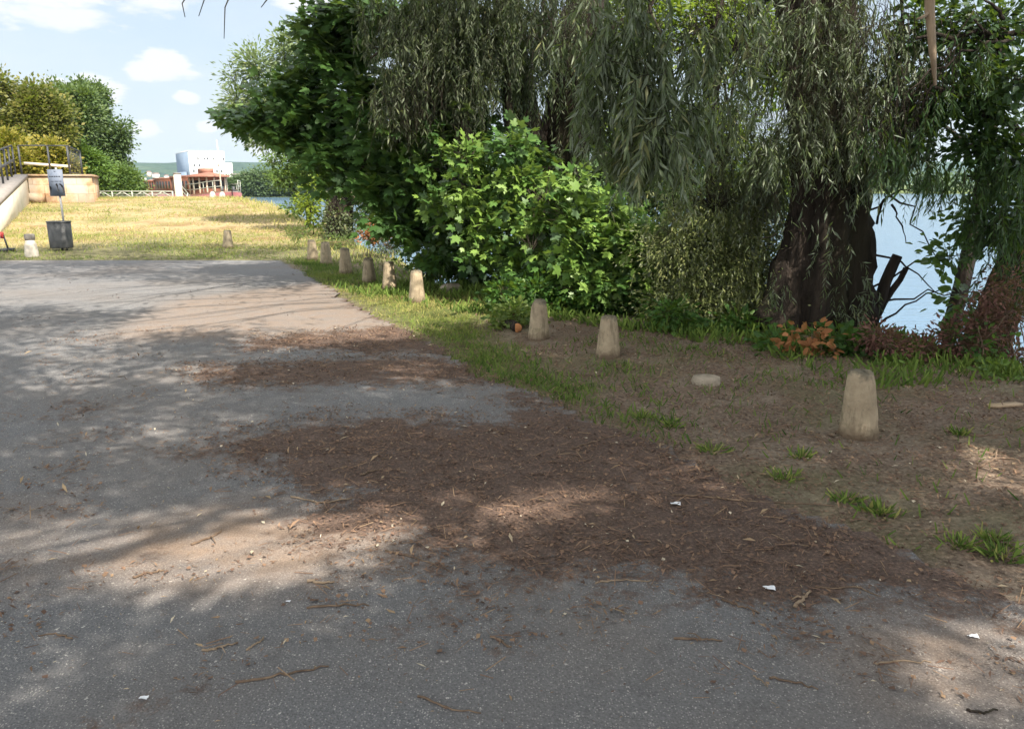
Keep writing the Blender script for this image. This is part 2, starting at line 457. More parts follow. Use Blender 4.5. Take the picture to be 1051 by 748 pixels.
def axis(lo, a, b, hi, step, g=1.13):
    mid = list(np.arange(a, b, step)); r = []; v = b; d = step
    while v < hi: r.append(v); d *= g; v += d
    l = []; v = a - step; d = step
    while v > lo: l.append(v); d *= g; v -= d
    return np.array([lo] + l[::-1] + mid + r + [hi])


def grid(xs, ys, keep=None):
    X, Y = np.meshgrid(xs, ys, indexing='ij'); nx, ny = X.shape
    i = np.arange(nx - 1)[:, None] * ny; j = np.arange(ny - 1)[None]
    F = np.stack([i + j, i + ny + j, i + ny + j + 1, i + j + 1], -1).reshape(-1, 4)
    return X.ravel(), Y.ravel(), F


# ground material
def ground_mat():
    m, nt, out = new_mat('ground_soil'); n = N(nt); pos = obj_pos(n)
    n1 = n.noise(1.6, 6, 0.6, pos); n2 = n.noise(38, 5, 0.7, pos); n3 = n.noise(7, 5, 0.65, pos)
    soil = n.ramp(n2, [(0.28, (0.070, 0.053, 0.042)), (0.5, (0.16, 0.120, 0.092)), (0.72, (0.34, 0.265, 0.20))])
    soil = n.mix(n.ramp(n1, [(0.48, 0.0), (0.62, 0.7)]), soil, n.ramp(n2, [(0.3, (0.15, 0.122, 0.095)), (0.7, (0.30, 0.25, 0.195))]))
    green = n.ramp(n3, [(0.3, (0.06, 0.08, 0.024)), (0.7, (0.15, 0.165, 0.055))])
    dry = n.ramp(n3, [(0.3, (0.22, 0.165, 0.09)), (0.7, (0.38, 0.31, 0.17))])
    dry = n.mix(n.ramp(n.noise(0.7, 6, 0.7, pos), [(0.48, 0.0), (0.62, 0.75)]), dry, (0.19, 0.12, 0.058))
    dry = n.mix(n.ramp(n.noise(0.45, 7, 0.72, n('Mapping', {'Vector': pos, 'Location': (9, 4, 2)}).outputs[0]), [(0.5, 0.0), (0.64, 0.7)]), dry, (0.15, 0.16, 0.055))
    c = n.mix(n.attr('green'), soil, green)
    c = n.mix(n.attr('dry'), c, dry)
    c = n.mix(n.attr('far'), c, (0.11, 0.14, 0.05))
    p = n('BsdfPrincipled', {'Base Color': c, 'Roughness': 0.97, 'Specular IOR Level': 0.1})
    b = n('Bump', {'Strength': 0.8, 'Distance': 0.02, 'Height': n.math('ADD', n2, n3)})
    nt.links.new(b.outputs[0], p.inputs['Normal']); nt.links.new(p.outputs[0], out.inputs[0])
    return m


def asphalt_mat():
    m, nt, out = new_mat('old_asphalt'); n = N(nt); pos = obj_pos(n)
    big = n.noise(0.55, 5, 0.6, pos); mid = n.noise(5, 5, 0.65, pos); fine = n.noise(130, 3, 0.7, pos)
    vor = n('TexVoronoi', {'Vector': pos, 'Scale': 120.0}); sc_ = n('VectorMath', {0: n('TexNoise', {'Vector': pos, 'Scale': 150.0}).outputs['Color'], 1: (.02, .02, .02)}, operation='MULTIPLY'); wv = n('VectorMath', {0: pos, 1: sc_.outputs[0]}, operation='ADD'); vor2 = n('TexVoronoi', {'Vector': wv.outputs[0], 'Scale': 55.0})
    base = n.ramp(fine, [(0.3, (0.092, 0.093, 0.098)), (0.7, (0.215, 0.212, 0.214))])
    # pale aggregate stones
    sepc = n('SeparateColor', {0: vor.outputs['Color']})
    base = n.mix(n.math('MULTIPLY', n.math('LESS_THAN', vor.outputs['Distance'], 0.34), n.math('GREATER_THAN', sepc.outputs[0], 0.70)), base, (0.36, 0.345, 0.325))
    sep2 = n('SeparateColor', {0: vor2.outputs['Color']})
    base = n.mix(n.math('MULTIPLY', n.math('LESS_THAN', vor2.outputs['Distance'], n.math('MULTIPLY', sep2.outputs[0], 0.30)), n.math('GREATER_THAN', sep2.outputs[1], 0.82)), base, (0.50, 0.475, 0.44))
    dusty = n.mix(0.6, base, (0.16, 0.135, 0.115))
    c = n.mix(n.ramp(big, [(0.42, 0.0), (0.66, 0.75)]), base, dusty)
    c = n.mix(n.ramp(mid, [(0.56, 0.0), (0.75, 0.4)]), c, (0.052, 0.047, 0.046))
    # brown dust, put over the sun patches so that they come out brighter
    dm = n.math('MULTIPLY', n.attr('dust'), n.ramp(mid, [(0.25, 0.35), (0.6, 1.0)]))
    c = n.mix(n.math('MULTIPLY', dm, 0.8), c, n.ramp(fine, [(0.3, (0.15, 0.105, 0.075)), (0.7, (0.34, 0.245, 0.175))]))
    # rotted leaf mulch
    mm = n.math('ADD', n.attr('mulch'), n.math('ADD', n.math('MULTIPLY', n.math('SUBTRACT', n.noise(3.2, 8, 0.75, pos), 0.5), 2.4), n.math('MULTIPLY', n.math('SUBTRACT', n.noise(30, 4, 0.7, pos), 0.5), 0.9)))
    mm = n.ramp(mm, [(0.40, 0.0), (0.72, 0.95)])
    mul = n.ramp(n.noise(60, 5, 0.75, pos), [(0.3, (0.042, 0.029, 0.024)), (0.52, (0.105, 0.070, 0.054)), (0.75, (0.25, 0.165, 0.12))])
    c = n.mix(mm, c, mul)
    p = n('BsdfPrincipled', {'Base Color': c, 'Roughness': 0.93, 'Specular IOR Level': 0.25})
    h = n.math('ADD', n.math('MULTIPLY', vor.outputs['Distance'], -0.6), n.math('ADD', fine, n.math('MULTIPLY', mm, 0.8)))
    b = n('Bump', {'Strength': 0.7, 'Distance': 0.006, 'Height': h})
    nt.links.new(b.outputs[0], p.inputs['Normal']); nt.links.new(p.outputs[0], out.inputs[0])
    return m


xs = axis(-4500, -13, 7, 4500, 0.13); ys = axis(-45, 2, 24, 4800, 0.13)
gx, gy, gf = grid(xs, ys)
gsd = poly_sd(gx, gy, ASPH)
gr = mask(gx, gy, [([(300, 262), (420, 290), (500, 300), (520, 318), (490, 335), (520, 362), (600, 400), (580, 412), (505, 388), (430, 345), (390, 326), (330, 288)], 1.0)], 0.6)
gr = np.maximum(gr, 0.55 * (gy > 16.5) * (gy < 23) * (gx > -30))
gr = np.maximum(gr, 0.3 * np.clip((fbm(gx * 1.7, gy * 1.7, 57) - .48) * 5, 0, 1) * (gsd > 0) * (gx > 0) * (gy > 3) * (gy < 12))
gr = np.maximum(gr, 0.5 * (side_dist(gx, gy, NEAR_BANK) > -0.5) * (gy > 9))
dry = sstep(19.5, 23.5, gy + (fbm(gx * 0.3, gy * 0.6, 4) - 0.5) * 6) * (gx < 3) * (gy < 80)
farm = sstep(75, 100, gy)
a = Acc(); a.add(np.stack([gx, gy, ground_h(gx, gy)], 1), gf)
ground = a.build('ground', ground_mat(), smooth=True, attrs={'green': gr, 'dry': dry, 'far': farm}); tag(ground, kind='structure')

xs = axis(-69, -6, 5.4, 5.9, 0.09); ys = axis(-39, 2, 16.8, 17.2, 0.09)
ax_, ay_, af = grid(xs, ys)
asd = poly_sd(ax_, ay_, ASPH) + (fbm(ax_ * 2.0, ay_ * 2.0, 31) - 0.5) * 0.35
af = af[(asd[af] < 0).all(1)]
az = 0.008 + 0.02 * (fbm(ax_ * 0.4, ay_ * 0.4, 12) - 0.5)
used, inv = np.unique(af, return_inverse=True)
af = inv.reshape(-1, 4); ax_, ay_, az, asd = ax_[used], ay_[used], az[used], asd[used]
mul = mask(ax_, ay_, MULCH, 0.7); mul = np.maximum(mul, 0.75 * np.clip(1 - (-asd) / 0.35, 0, 1) * (ay_ < 13))
a = Acc(); a.add(np.stack([ax_, ay_, az + 0.012], 1), af)
lot = a.build('parking_lot', asphalt_mat(), smooth=True, attrs={'mulch': mul, 'dust': mask(ax_, ay_, SUN_DUST, 0.5)}); tag(lot, kind='structure')

# river
m, nt, out = new_mat('river_water'); n = N(nt); pos = obj_pos(n)
mp = n('Mapping', {'Vector': pos, 'Scale': (0.5, 1.4, 1)})
p = n('BsdfPrincipled', {'Base Color': (0.10, 0.17, 0.25, 1), 'Roughness': 0.13, 'IOR': 1.33, 'Specular IOR Level': 0.5})
b = n('Bump', {'Strength': 0.5, 'Distance': 0.12, 'Height': n.math('ADD', n.noise(1.1, 5, 0.6, mp.outputs[0]), n.math('MULTIPLY', n.noise(5, 3, 0.6, mp.outputs[0]), 0.4))})
nt.links.new(b.outputs[0], p.inputs['Normal']); nt.links.new(p.outputs[0], out.inputs[0])
WZ = -2.2
xs = np.array([-3200, -800, -200, -60, -20, 0, 20, 60, 200, 800, 4400.]); ys = np.array([-44, -10, 5, 20, 60, 150, 300, 700, 1500, 4500.])
rx, ry, rf = grid(xs, ys); a = Acc(); a.add(np.stack([rx, ry, np.full(rx.shape, WZ)], 1), rf)
tag(a.build('river', m), kind='structure')

# wooded hills on the horizon
m, nt, out = new_mat('wooded_hill'); n = N(nt); pos = obj_pos(n)
v = n('TexVoronoi', {'Vector': pos, 'Scale': 0.045}); sep = n('SeparateColor', {0: v.outputs['Color']})
wood = n.ramp(sep.outputs[0], [(0, (0.022, 0.045, 0.030)), (1, (0.050, 0.085, 0.050))])
c = n.mix(n.ramp(n.noise(0.0035, 4, 0.6, pos), [(0.52, 0.0), (0.62, 0.6)]), wood, (0.085, 0.115, 0.065))
p = n('BsdfPrincipled', {'Base Color': c, 'Roughness': 1.0, 'Specular IOR Level': 0.0})
b = n('Bump', {'Strength': 1.0, 'Distance': 8.0, 'Height': v.outputs['Distance']}); nt.links.new(b.outputs[0], p.inputs['Normal'])
nt.links.new(p.outputs[0], out.inputs[0])
hx, hy, hf = grid(np.linspace(-3600, 2600, 150), np.linspace(1500, 4200, 60))
hz = -6 + sstep(1600, 3000, hy + (fbm(hx * 0.0016, hy * 0.0016, 77) - 0.5) * 500) * (96 + 36 * (fbm(hx * 0.0011, hy * 0.0006, 21) - 0.5)) + 5 * (fbm(hx * 0.012, hy * 0.012, 8) - 0.5)
a = Acc(); a.add(np.stack([hx, hy, hz], 1), hf); tag(a.build('hills', m, smooth=True), kind='structure')

# ------------------------------------------------------------------ leaf templates (Y = along the leaf, Z = normal)
def tm_lance(w=0.17):
    V = np.array([[0, 0, 0], [-w / 2, .35, .03], [0, .42, -.015], [w / 2, .35, .03], [0, 1, -.05]])
    return V, np.array([[0, 2, 1], [0, 3, 2], [1, 2, 4], [2, 3, 4]])


def tm_diamond(w=0.2):
    V = np.array([[0, 0, 0], [w / 2, .45, .02], [0, 1, -.06], [-w / 2, .45, .02]])
    return V, np.array([[0, 1, 2, 3]])


def tm_ovate3(w=0.6):
    V = np.array([[0, 0, 0], [-w / 2, .35, .05], [-w / 3, .72, .02], [0, 1, -.08], [w / 3, .72, .02], [w / 2, .35, .05]])
    return V, np.array([[0, 3, 2, 1], [0, 5, 4, 3]])


def tm_maple():
    out = [(0, 0), (-.30, -.06), (-.22, .10), (-.55, .22), (-.42, .34), (-.60, .62), (-.30, .55), (-.18, .60), (-.16, .80), (0, 1.0),
           (.16, .80), (.18, .60), (.30, .55), (.60, .62), (.42, .34), (.55, .22), (.22, .10), (.30, -.06)]
    V = [(x, y, -.10 * (x * x) - .08 * y * y + .03) for x, y in out] + [(0, .32, 0.03)]
    n = len(out)
    F = np.array([[i, n, (i + 1) % n] for i in range(n)])
    return np.array(V), F


LANCE, DIAM, OVATE, MAPLE = tm_lance(), tm_diamond(), tm_ovate3(), tm_maple()
DIAMW = tm_diamond(0.62); DIAMS = tm_diamond(0.38)


def inst(acc, tm, P, D, Nn, S, tint):
    """place the template at P, pointing along D with normal Nn"""
    V, F = tm
    if not len(P): return
    D = nrm(D); X = nrm(np.cross(D, Nn)); Z = np.cross(X, D)
    W = P[:, None] + S[:, None, None] * (V[None, :, :1] * X[:, None] + V[None, :, 1:2] * D[:, None] + V[None, :, 2:] * Z[:, None])
    k = len(V)
    Fa = (F[None] + (np.arange(len(P)) * k)[:, None, None]).reshape(-1, F.shape[1])
    acc.add(W.reshape(-1, 3), Fa, np.repeat(np.clip(tint, 0, 1), k))


# rays that the crowns leave open: (ground point or leaf-mass centre, radius, probability, min distance)
CARVE = []


def open_ray(p, r, prob=0.95, tmin=1.0):
    CARVE.append((np.array(p, float), r, prob, tmin))


WMUL, BMUL = 2.4, 1.7


class Tree:
    def __init__(s, name, label, cat, base, leafmat, bark='bark', group=None):
        s.base = np.array(base, float); s.root = thing(name, label, cat, base, group)
        s.bark = M[bark]; s.leafmat = M[leafmat]
        s.tr = Acc(); s.br = Acc(); s.L = []; s.shade = False

    def trunk(s, P, R, sides=20, flare=0.0, rough=0.10, seg=26):
        P = np.array(P, float); R = np.array(R, float); t = np.linspace(0, 1, len(P)); u = np.linspace(0, 1, seg)
        Q = np.stack([np.interp(u, t, P[:, i]) for i in range(3)], 1)
        # soften the polyline
        for _ in range(3): Q[1:-1] = (Q[:-2] + 2 * Q[1:-1] + Q[2:]) / 4
        q = np.interp(u, t, R)
        a = np.arange(sides) * 2 * PI / sides
        X = np.array([1.0, 0, 0]); Y = np.array([0, 1.0, 0])
        ph = rng.random(6) * 6
        lob = 1 + rough * (np.sin(3 * a[None] + ph[0] + u[:, None] * 3) * 0.6 + np.sin(5 * a[None] + ph[1] - u[:, None] * 5) * 0.5 + 0.6 * np.sin(9 * a[None] + ph[2] + u[:, None] * 2))
        lob = lob + rough * 0.9 * (rng.random((seg, sides)) - 0.5)
        fl = 1 + flare * np.exp(-u[:, None] * 11) * (0.75 + 0.5 * np.sin(4 * a[None] + ph[3]))
        r = q[:, None] * lob * fl
        V = Q[:, None] + X * (np.cos(a) * r)[..., None] + Y * (np.sin(a) * r)[..., None]
        i = np.arange(seg - 1)[:, None] * sides; j = np.arange(sides)[None]; k = (j + 1) % sides
        F = np.stack([i + j, i + k, i + sides + k, i + sides + j], -1).reshape(-1, 4)
        s.tr.add(V.reshape(-1, 3), [F, (np.arange(sides) + (seg - 1) * sides)[None]])

    def limb(s, a, b, r0, r1, sag=0.15, n=9, wob=0.06, sides=6):
        a = np.array(a, float); b = np.array(b, float); t = np.linspace(0, 1, n)[:, None]
        L = np.linalg.norm(b - a)
        P = a + (b - a) * t + np.array([0, 0, 1]) * (sag * L * np.sin(PI * t)) + (rng.random((n, 3)) - 0.5) * wob * L * np.sin(PI * t)
        s.br.tube(P, np.linspace(r0, r1, n), sides, 0.08)
        return P

    def twigs(s, P, r=0.004):
        """many thin stems at once, P is (n, m, 3)"""
        n, m_, _ = P.shape
        T = nrm(P[:, -1] - P[:, 0]); ref = np.where(np.abs(T[:, 2:]) > 0.8, np.array([[1.0, 0.2, 0]]), np.array([[0, 0, 1.0]]))
        X = nrm(np.cross(T, ref)); Y = np.cross(T, X)
        rad = (np.linspace(1, 0.35, m_) * r)[None, :, None]
        ring = [P + rad * (X * math.cos(k * 2.0944) + Y * math.sin(k * 2.0944))[:, None] for k in range(3)]
        V = np.stack(ring, 2).reshape(-1, 3)
        i = (np.arange(n)[:, None, None] * m_ + np.arange(m_ - 1)[None, :, None]) * 3; j = np.arange(3)[None, None]; k = (j + 1) % 3
        F = np.stack([i + j, i + 3 + j, i + 3 + k, i + k], -1).reshape(-1, 4)
        s.br.add(V, F)

    def leaves(s, P, D, Nn, S, tint, tm):
        s.L.append((P.reshape(-1, 3), D.reshape(-1, 3), Nn.reshape(-1, 3), S.ravel(), tint.ravel(), tm, s.shade))

    def willow(s, c, r, ns=60, L=0.9, nl=26, size=0.10, tint=0.45, tm=None, tr=0.004, out=0.35):
        tm = tm or LANCE
        c = np.array(c); r = np.array(r, float); ns = int(ns * WMUL); L = L * .8; size = size * 1.12
        d = nrm(rng.normal(size=(ns, 3))) * rng.random((ns, 1)) ** 0.45
        P0 = c + d * r + np.array([0, 0, 0.3]) * L
        ang = rng.random(ns) * 2 * PI
        o = np.stack([np.cos(ang), np.sin(ang), np.zeros(ns)], 1)
        Ls = L * (0.55 + 0.7 * rng.random(ns))
        t = np.linspace(0.0, 1, nl)[None, :, None]
        P = P0[:, None] + o[:, None] * (Ls[:, None, None] * out * np.sqrt(t + 1e-4)) + np.array([0, 0, -1]) * (Ls[:, None, None] * (0.15 * t + 0.85 * t ** 1.6))
        P = P + 0.03 * L * np.sin(t * 6 + rng.random((ns, 1, 3)) * 6)
        s.twigs(P[:, ::max(1, (nl - 1) // 5)], tr)
        T = np.gradient(P, axis=1); T = nrm(T)
        side = nrm(np.cross(T, rng.normal(size=(ns, 1, 3)))) * np.where(np.arange(nl) % 2, 1, -1)[None, :, None]
        D = nrm(T * 0.55 + side * (0.35 + 0.5 * rng.random((ns, nl, 1))) + np.array([0, 0, -0.55]) + rng.normal(size=(ns, nl, 3)) * 0.22)
        Nn = nrm(rng.normal(size=(ns, nl, 3)) + np.array([0.2, -0.2, 0.8]))
        S = size * (0.40 + 1.0 * rng.random((ns, nl)))
        tn = tint + 0.18 * rng.normal(size=(ns, nl)) + 0.12 * rng.normal(size=(ns, 1))
        s.leaves(P, D, Nn, S, tn, tm)

    def broad(s, c, r, nt=40, nl=14, size=0.12, tint=0.4, tm=None, flat=0.45, tr=0.005, spread=0.35, start=0.25):
        tm = tm or OVATE
        c = np.array(c); r = np.array(r, float); nt = int(nt * (1 if s.shade is not False else BMUL))
        d = nrm(rng.normal(size=(nt, 3)))
        E = c + d * r * (0.35 + 0.65 * rng.random((nt, 1)) ** 0.6)
        B = c + (E - c) * 0.12 - np.array([0, 0, 0.25]) * r[2]
        t = np.linspace(0, 1, nl)[None, :, None]
        P = B[:, None] * (1 - t) + E[:, None] * t + np.array([0, 0, 1]) * (0.2 * r[2] * np.sin(PI * t))
        s.twigs(P[:, ::max(1, (nl - 1) // 4)], tr)
        t2 = start + (1 - start) * rng.random((nt, nl, 1))
        Q = B[:, None] * (1 - t2) + E[:, None] * t2 + np.array([0, 0, 1]) * (0.2 * r[2] * np.sin(PI * t2))
        T = nrm(E - B)[:, None]
        off = rng.normal(size=(nt, nl, 3)); off[..., 2] *= flat
        Q = Q + off * size * spread * 3
        D = nrm(T * 0.7 + nrm(off) * 0.9 + np.array([0, 0, -0.35]))
        Nn = nrm(np.array([0.25, -0.30, 0.9]) + rng.normal(size=(nt, nl, 3)) * flat)
        S = size * (0.55 + 0.7 * rng.random((nt, nl)))
        tn = tint + 0.16 * rng.normal(size=(nt, nl)) + 0.10 * rng.normal(size=(nt, 1))
        s.leaves(Q, D, Nn, S, tn, tm)

    def done(s, carve=True, crown='crown'):
        acc = Acc(); n0 = n1 = 0
        for P, D, Nn, S, tn, tm, shd in s.L:
            k = np.ones(len(P), bool); n0 += len(P)
            if carve:
                for p, r, prob, tmin in CARVE:
                    if shd == 'keep' or (not shd and (r > 1.3 or tmin < 1.05)): continue
                    if not shd and tmin == 1.0: prob = prob * .3
                    q = P - p; t = q @ SUN; d2 = (q * q).sum(1) - t * t
                    k &= ~((t > tmin) & (d2 < r * r) & (rng.random(len(P)) < prob))
            n1 += k.sum()
            inst(acc, tm, P[k], D[k], Nn[k], S[k], tn[k])
        if s.tr.n: s.tr.build('trunk', s.bark, s.root, s.base, True)
        if s.br.n: s.br.build('branch', s.bark, s.root, s.base, True)
        if acc.n: acc.build(crown, s.leafmat, s.root, s.base)
        return s.root


def cl(px, py, Y, rx, rz, ry):
    """an ellipsoid of foliage where the photo shows it: centre and radii in metres"""
    return pt(px, py, Y), np.array([rx * Y / F_PX, ry, rz * Y / F_PX])

# ------------------------------------------------------------------ gaps in the crowns: where sun reaches the ground in the photo
for px, py, r, pr in [(455, 305, 1.1, .97), (410, 315, 1.0, .97), (500, 325, 0.7, .95), (370, 300, 0.9, .9), (340, 315, 1.0, .8), (250, 312, 1.2, .75), (150, 305, 1.2, .7), (60, 300, 1.3, .7), (200, 330, 0.8, .7), (380, 340, 0.6, .85), (300, 345, .7, .7),
                      (100, 357, .6, .6), (30, 350, .7, .6), (420, 380, .35, .6), (190, 385, .4, .6), (60, 395, .4, .6), (250, 432, .2, .7),
                      (110, 560, .35, .9), (170, 575, .3, .9), (230, 545, .36, .95), (300, 560, .34, .95), (360, 545, .3, .9), (30, 555, .3, .8), (230, 580, .26, .9), (390, 525, .2, .8), (200, 525, .2, .6), 
                      (520, 525, .22, .95), (560, 520, .22, .95), (610, 515, .18, .95), (590, 500, .12, .8), (690, 490, .12, .8),
                      (925, 662, .14, .9), (1030, 665, .16, .9), (965, 710, .16, .95), (60, 690, .13, .9), (1030, 480, .3, .9), (1045, 510, .2, .9), (730, 510, .1, .8), (640, 470, .1, .6)]:
    open_ray(at(px, py), r, pr, 1.06 if (px > 350 and py < 345 and r >= .7) else 1.0)
for x, y, z, r in [(-16, 27, .5, 5.5), (-10, 27, .5, 4.5), (-19, 33, .6, 6), (-12, 34, .8, 6), (-24, 34, 1.5, 6), (-17, 42, 1, 6), (-7.5, 24, .3, 2.6), (-14, 23, .3, 2.5)]:
    open_ray((x, y, z), r, .97)
# the sunlit front of the maple, of the nettles and of the hanging willow
for px, py, Y, r in [(480, 165, 10.6, .5), (565, 215, 10.2, .5), (610, 250, 10.0, .55), (660, 275, 9.8, .45), (600, 300, 9.6, .5), (540, 240, 10.4, .5), (690, 300, 9.1, .45), (720, 260, 9.1, .45), (745, 220, 9.1, .45), (760, 290, 9.0, .4), (700, 220, 9.1, .4), (730, 320, 9.0, .4), (450, 300, 11.4, .6)]:
    open_ray(pt(px, py, Y), r, .9, 1.1)

# ------------------------------------------------------------------ big willow on the bank
W1 = Tree('willow_tree', 'big old willow with a thick dark shaggy trunk behind the nearest concrete bollard', 'willow', (3.55, 8.75, -0.25), 'willow')
b0 = W1.base
top = pt(838, 0, 8.75); mid = pt(848, 200, 8.7)
W1.trunk([b0 + [0, 0, -.5], b0 + [0, 0, .25], mid, pt(842, 60, 8.75), top, top + [-.1, .1, 1.6]], [.56, .46, .36, .35, .36, .35], 64, 0.45, 0.20, 84)
# leaning burl-like flare to the left of the trunk and broken snags to the right
W1.limb(pt(800, 350, 8.6), pt(822, 215, 8.75), .30, .10, .05, 9, .05, 9)
W1.limb(pt(782, 340, 8.6), pt(815, 262, 8.7), .17, .09, .05, 7, .06, 8)
W1.limb(pt(886, 345, 8.6), pt(921, 262, 8.5), .085, .055, .0, 7, .03, 7)
W1.limb(pt(893, 340, 8.6), pt(930, 275, 8.5), .045, .03, .05, 6, .05, 6)
for q in [((882, 225), (950, 185)), ((886, 200), (915, 130)), ((900, 230), (912, 190)), ((885, 300), (985, 262)), ((890, 318), (1000, 300)), ((900, 335), (970, 295)), ((890, 260), (960, 300)), ((905, 190), (965, 270)), ((915, 210), (930, 250)), ((860, 240), (800, 262)), ((858, 250), (780, 245))]:
    W1.limb(pt(*q[0], 8.6), pt(*q[1], 8.4), .014, .005, .08, 8, .12, 4)
limb_tops = {}
for px, py, Y, r in [(700, -60, 7.6, .11), (640, -80, 7.2, .09), (770, -90, 7.9, .12), (930, -60, 8.2, .12), (990, -80, 8.6, .10), (760, 30, 9.6, .07)]:
    P = W1.limb(pt(840, -30, 8.75), pt(px, py, Y), r, r * .45, .1, 10, .06, 7)
for a_, b_ in [((700, -60, 7.6), (628, 130, 7.2)), ((640, -80, 7.2), (690, 110, 7.1)), ((770, -90, 7.9), (722, 90, 7.5)), ((930, -60, 8.2), (905, 170, 8.1)), ((990, -80, 8.6), (950, 120, 8.4)), ((760, 30, 9.6), (690, 230, 9.7)), ((760, 30, 9.6), (745, 260, 9.7))]:
    W1.limb(pt(*a_), pt(*b_), .022, .006, .06, 10, .06, 5)
# near hanging curtain, upper middle of the picture
for px, py, Y, rx, rz, ns, L, sz in [(655, 10, 7.1, 60, 34, 46, .55, .115), (628, 70, 7.0, 24, 34, 24, .5, .12), (660, 90, 7.0, 26, 40, 30, .6, .12), (690, 60, 7.2, 24, 34, 24, .5, .12), (672, 150, 6.9, 20, 34, 26, .5, .125), (648, 165, 7.0, 14, 24, 12, .42, .12), (700, 120, 7.1, 16, 30, 14, .5, .12),
                                     (720, 40, 7.4, 26, 36, 26, .5, .11), (745, 10, 7.5, 40, 30, 34, .5, .11), (612, 130, 7.2, 16, 30, 12, .5, .11), (590, 20, 7.6, 34, 34, 28, .5, .105), (770, 60, 7.9, 26, 40, 26, .55, .105), (560, 40, 8.2, 26, 40, 16, .55, .10), (742, 100, 7.6, 18, 30, 14, .5, .11), (610, 60, 7.4, 14, 30, 10, .5, .11)]:
    c, r = cl(px, py, Y, rx, rz, .40); W1.willow(c, r, ns * .8, L * .95, 24, sz, .35 + .4 * rng.random(), out=.6)
# mid curtain in front of and round the trunk
for px, py, Y, rx, rz, ns, L, sz, tn in [(790, 110, 8.2, 40, 60, 70, .6, .09, .35), (820, 170, 8.1, 40, 50, 66, .6, .09, .33), (865, 60, 8.2, 50, 60, 70, .6, .09, .35), (760, 170, 8.8, 45, 50, 70, .6, .085, .38),
                                        (905, 110, 8.1, 40, 60, 70, .6, .09, .34), (890, 165, 8.2, 26, 24, 24, .4, .085, .45), (720, 150, 9.0, 40, 50, 60, .6, .085, .38), (925, 150, 8.2, 30, 34, 24, .45, .09, .3), (860, 150, 8.2, 36, 50, 44, .6, .085, .5), (840, 30, 7.9, 40, 40, 40, .6, .09, .4), (835, 100, 7.9, 36, 40, 44, .55, .09, .45), (820, 80, 8.1, 26, 40, 40, .5, .09, .4), (835, 120, 8.0, 26, 30, 30, .45, .09, .5), (825, 30, 8.0, 26, 30, 26, .5, .09, .4), (870, 110, 7.9, 30, 40, 34, .55, .09, .4), (880, 20, 7.9, 36, 30, 34, .6, .09, .4), (790, 30, 8.6, 40, 50, 24, .6, .09, .5), (765, 110, 8.9, 40, 50, 30, .6, .085, .55), (790, 205, 8.4, 22, 30, 24, .4, .08, .5)]:
    c, r = cl(px, py, Y, rx, rz, .4); W1.willow(c, r, ns * 1.4, L, 24, sz, tn + .15, None, .002)
# leafy sprays hanging in front of the trunk
W1.shade = 'keep'
for px, py, rx, rz, ns in [(812, 60, 26, 40, 20), (850, 80, 30, 44, 26), (880, 110, 24, 40, 22), (825, 130, 26, 36, 24), (862, 150, 26, 26, 20), (895, 60, 24, 40, 18), (840, 20, 30, 30, 16), (800, 165, 20, 22, 12)]:
    c, r = cl(px, py, 8.05, rx, rz, .25); W1.willow(c, r, ns, .42, 22, .08, .42, None, .002, .7)
W1.shade = False
# shoots growing from the trunk
for px, py, rx, rz, ns in [(872, 300, 26, 34, 6), (848, 262, 24, 24, 4), (865, 330, 22, 16, 5), (800, 290, 10, 36, 4), (850, 200, 30, 16, 8)]:
    c, r = cl(px, py, 8.2, rx, rz, .18); W1.willow(c, r, ns, .34, 14, .075, .55, out=.6)
# dead hanging branch
db = Acc(); P = np.array([pt(955, -60, 6.6), pt(954, 10, 6.55), pt(957, 50, 6.5), pt(960, 88, 6.5)]); db.tube(P, [.042, .038, .030, .012], 9, .12)
db.tube([pt(955, 12, 6.55), pt(947, 18, 6.5), pt(941, 20, 6.5)], [.018, .014, .008], 6, .1)

# ------------------------------------------------------------------ olive curtain of fine willow twigs at left of the big trunk
WB = Tree('willow_bush', 'bushy olive green young willow hanging to the ground left of the big trunk', 'willow', (2.35, 9.15, -0.12), 'willow_lit')
for k in range(6):
    WB.limb(WB.base + rng.normal(size=3) * [.15, .15, 0], pt(690 + 20 * k, 200 - 15 * (k % 3), 9.2), .02, .006, .05, 9, .08, 5)
for px, py, rx, rz, ns, L in [(735, 205, 50, 34, 90, .55), (700, 250, 40, 40, 80, .5), (755, 260, 44, 40, 80, .5), (780, 215, 36, 34, 50, .5), (720, 305, 46, 30, 80, .4), (765, 315, 34, 30, 50, .4), (690, 315, 24, 24, 30, .35), (745, 235, 50, 50, 90, .5), (725, 150, 40, 40, 50, .5), (775, 280, 34, 40, 50, .5), (715, 340, 50, 14, 40, .3), (770, 340, 34, 14, 30, .3), (700, 180, 40, 30, 50, .5), (790, 170, 26, 30, 30, .5)]:
    c, r = cl(px, py, 9.1, rx, rz, .42); WB.willow(c, r, ns * .6, L, 26, .07, .5, DIAM, .0016, .7); WB.broad(c, r, ns * 1.3, 24, .052, .5, DIAMS, .9, .002, 1.2, .1)

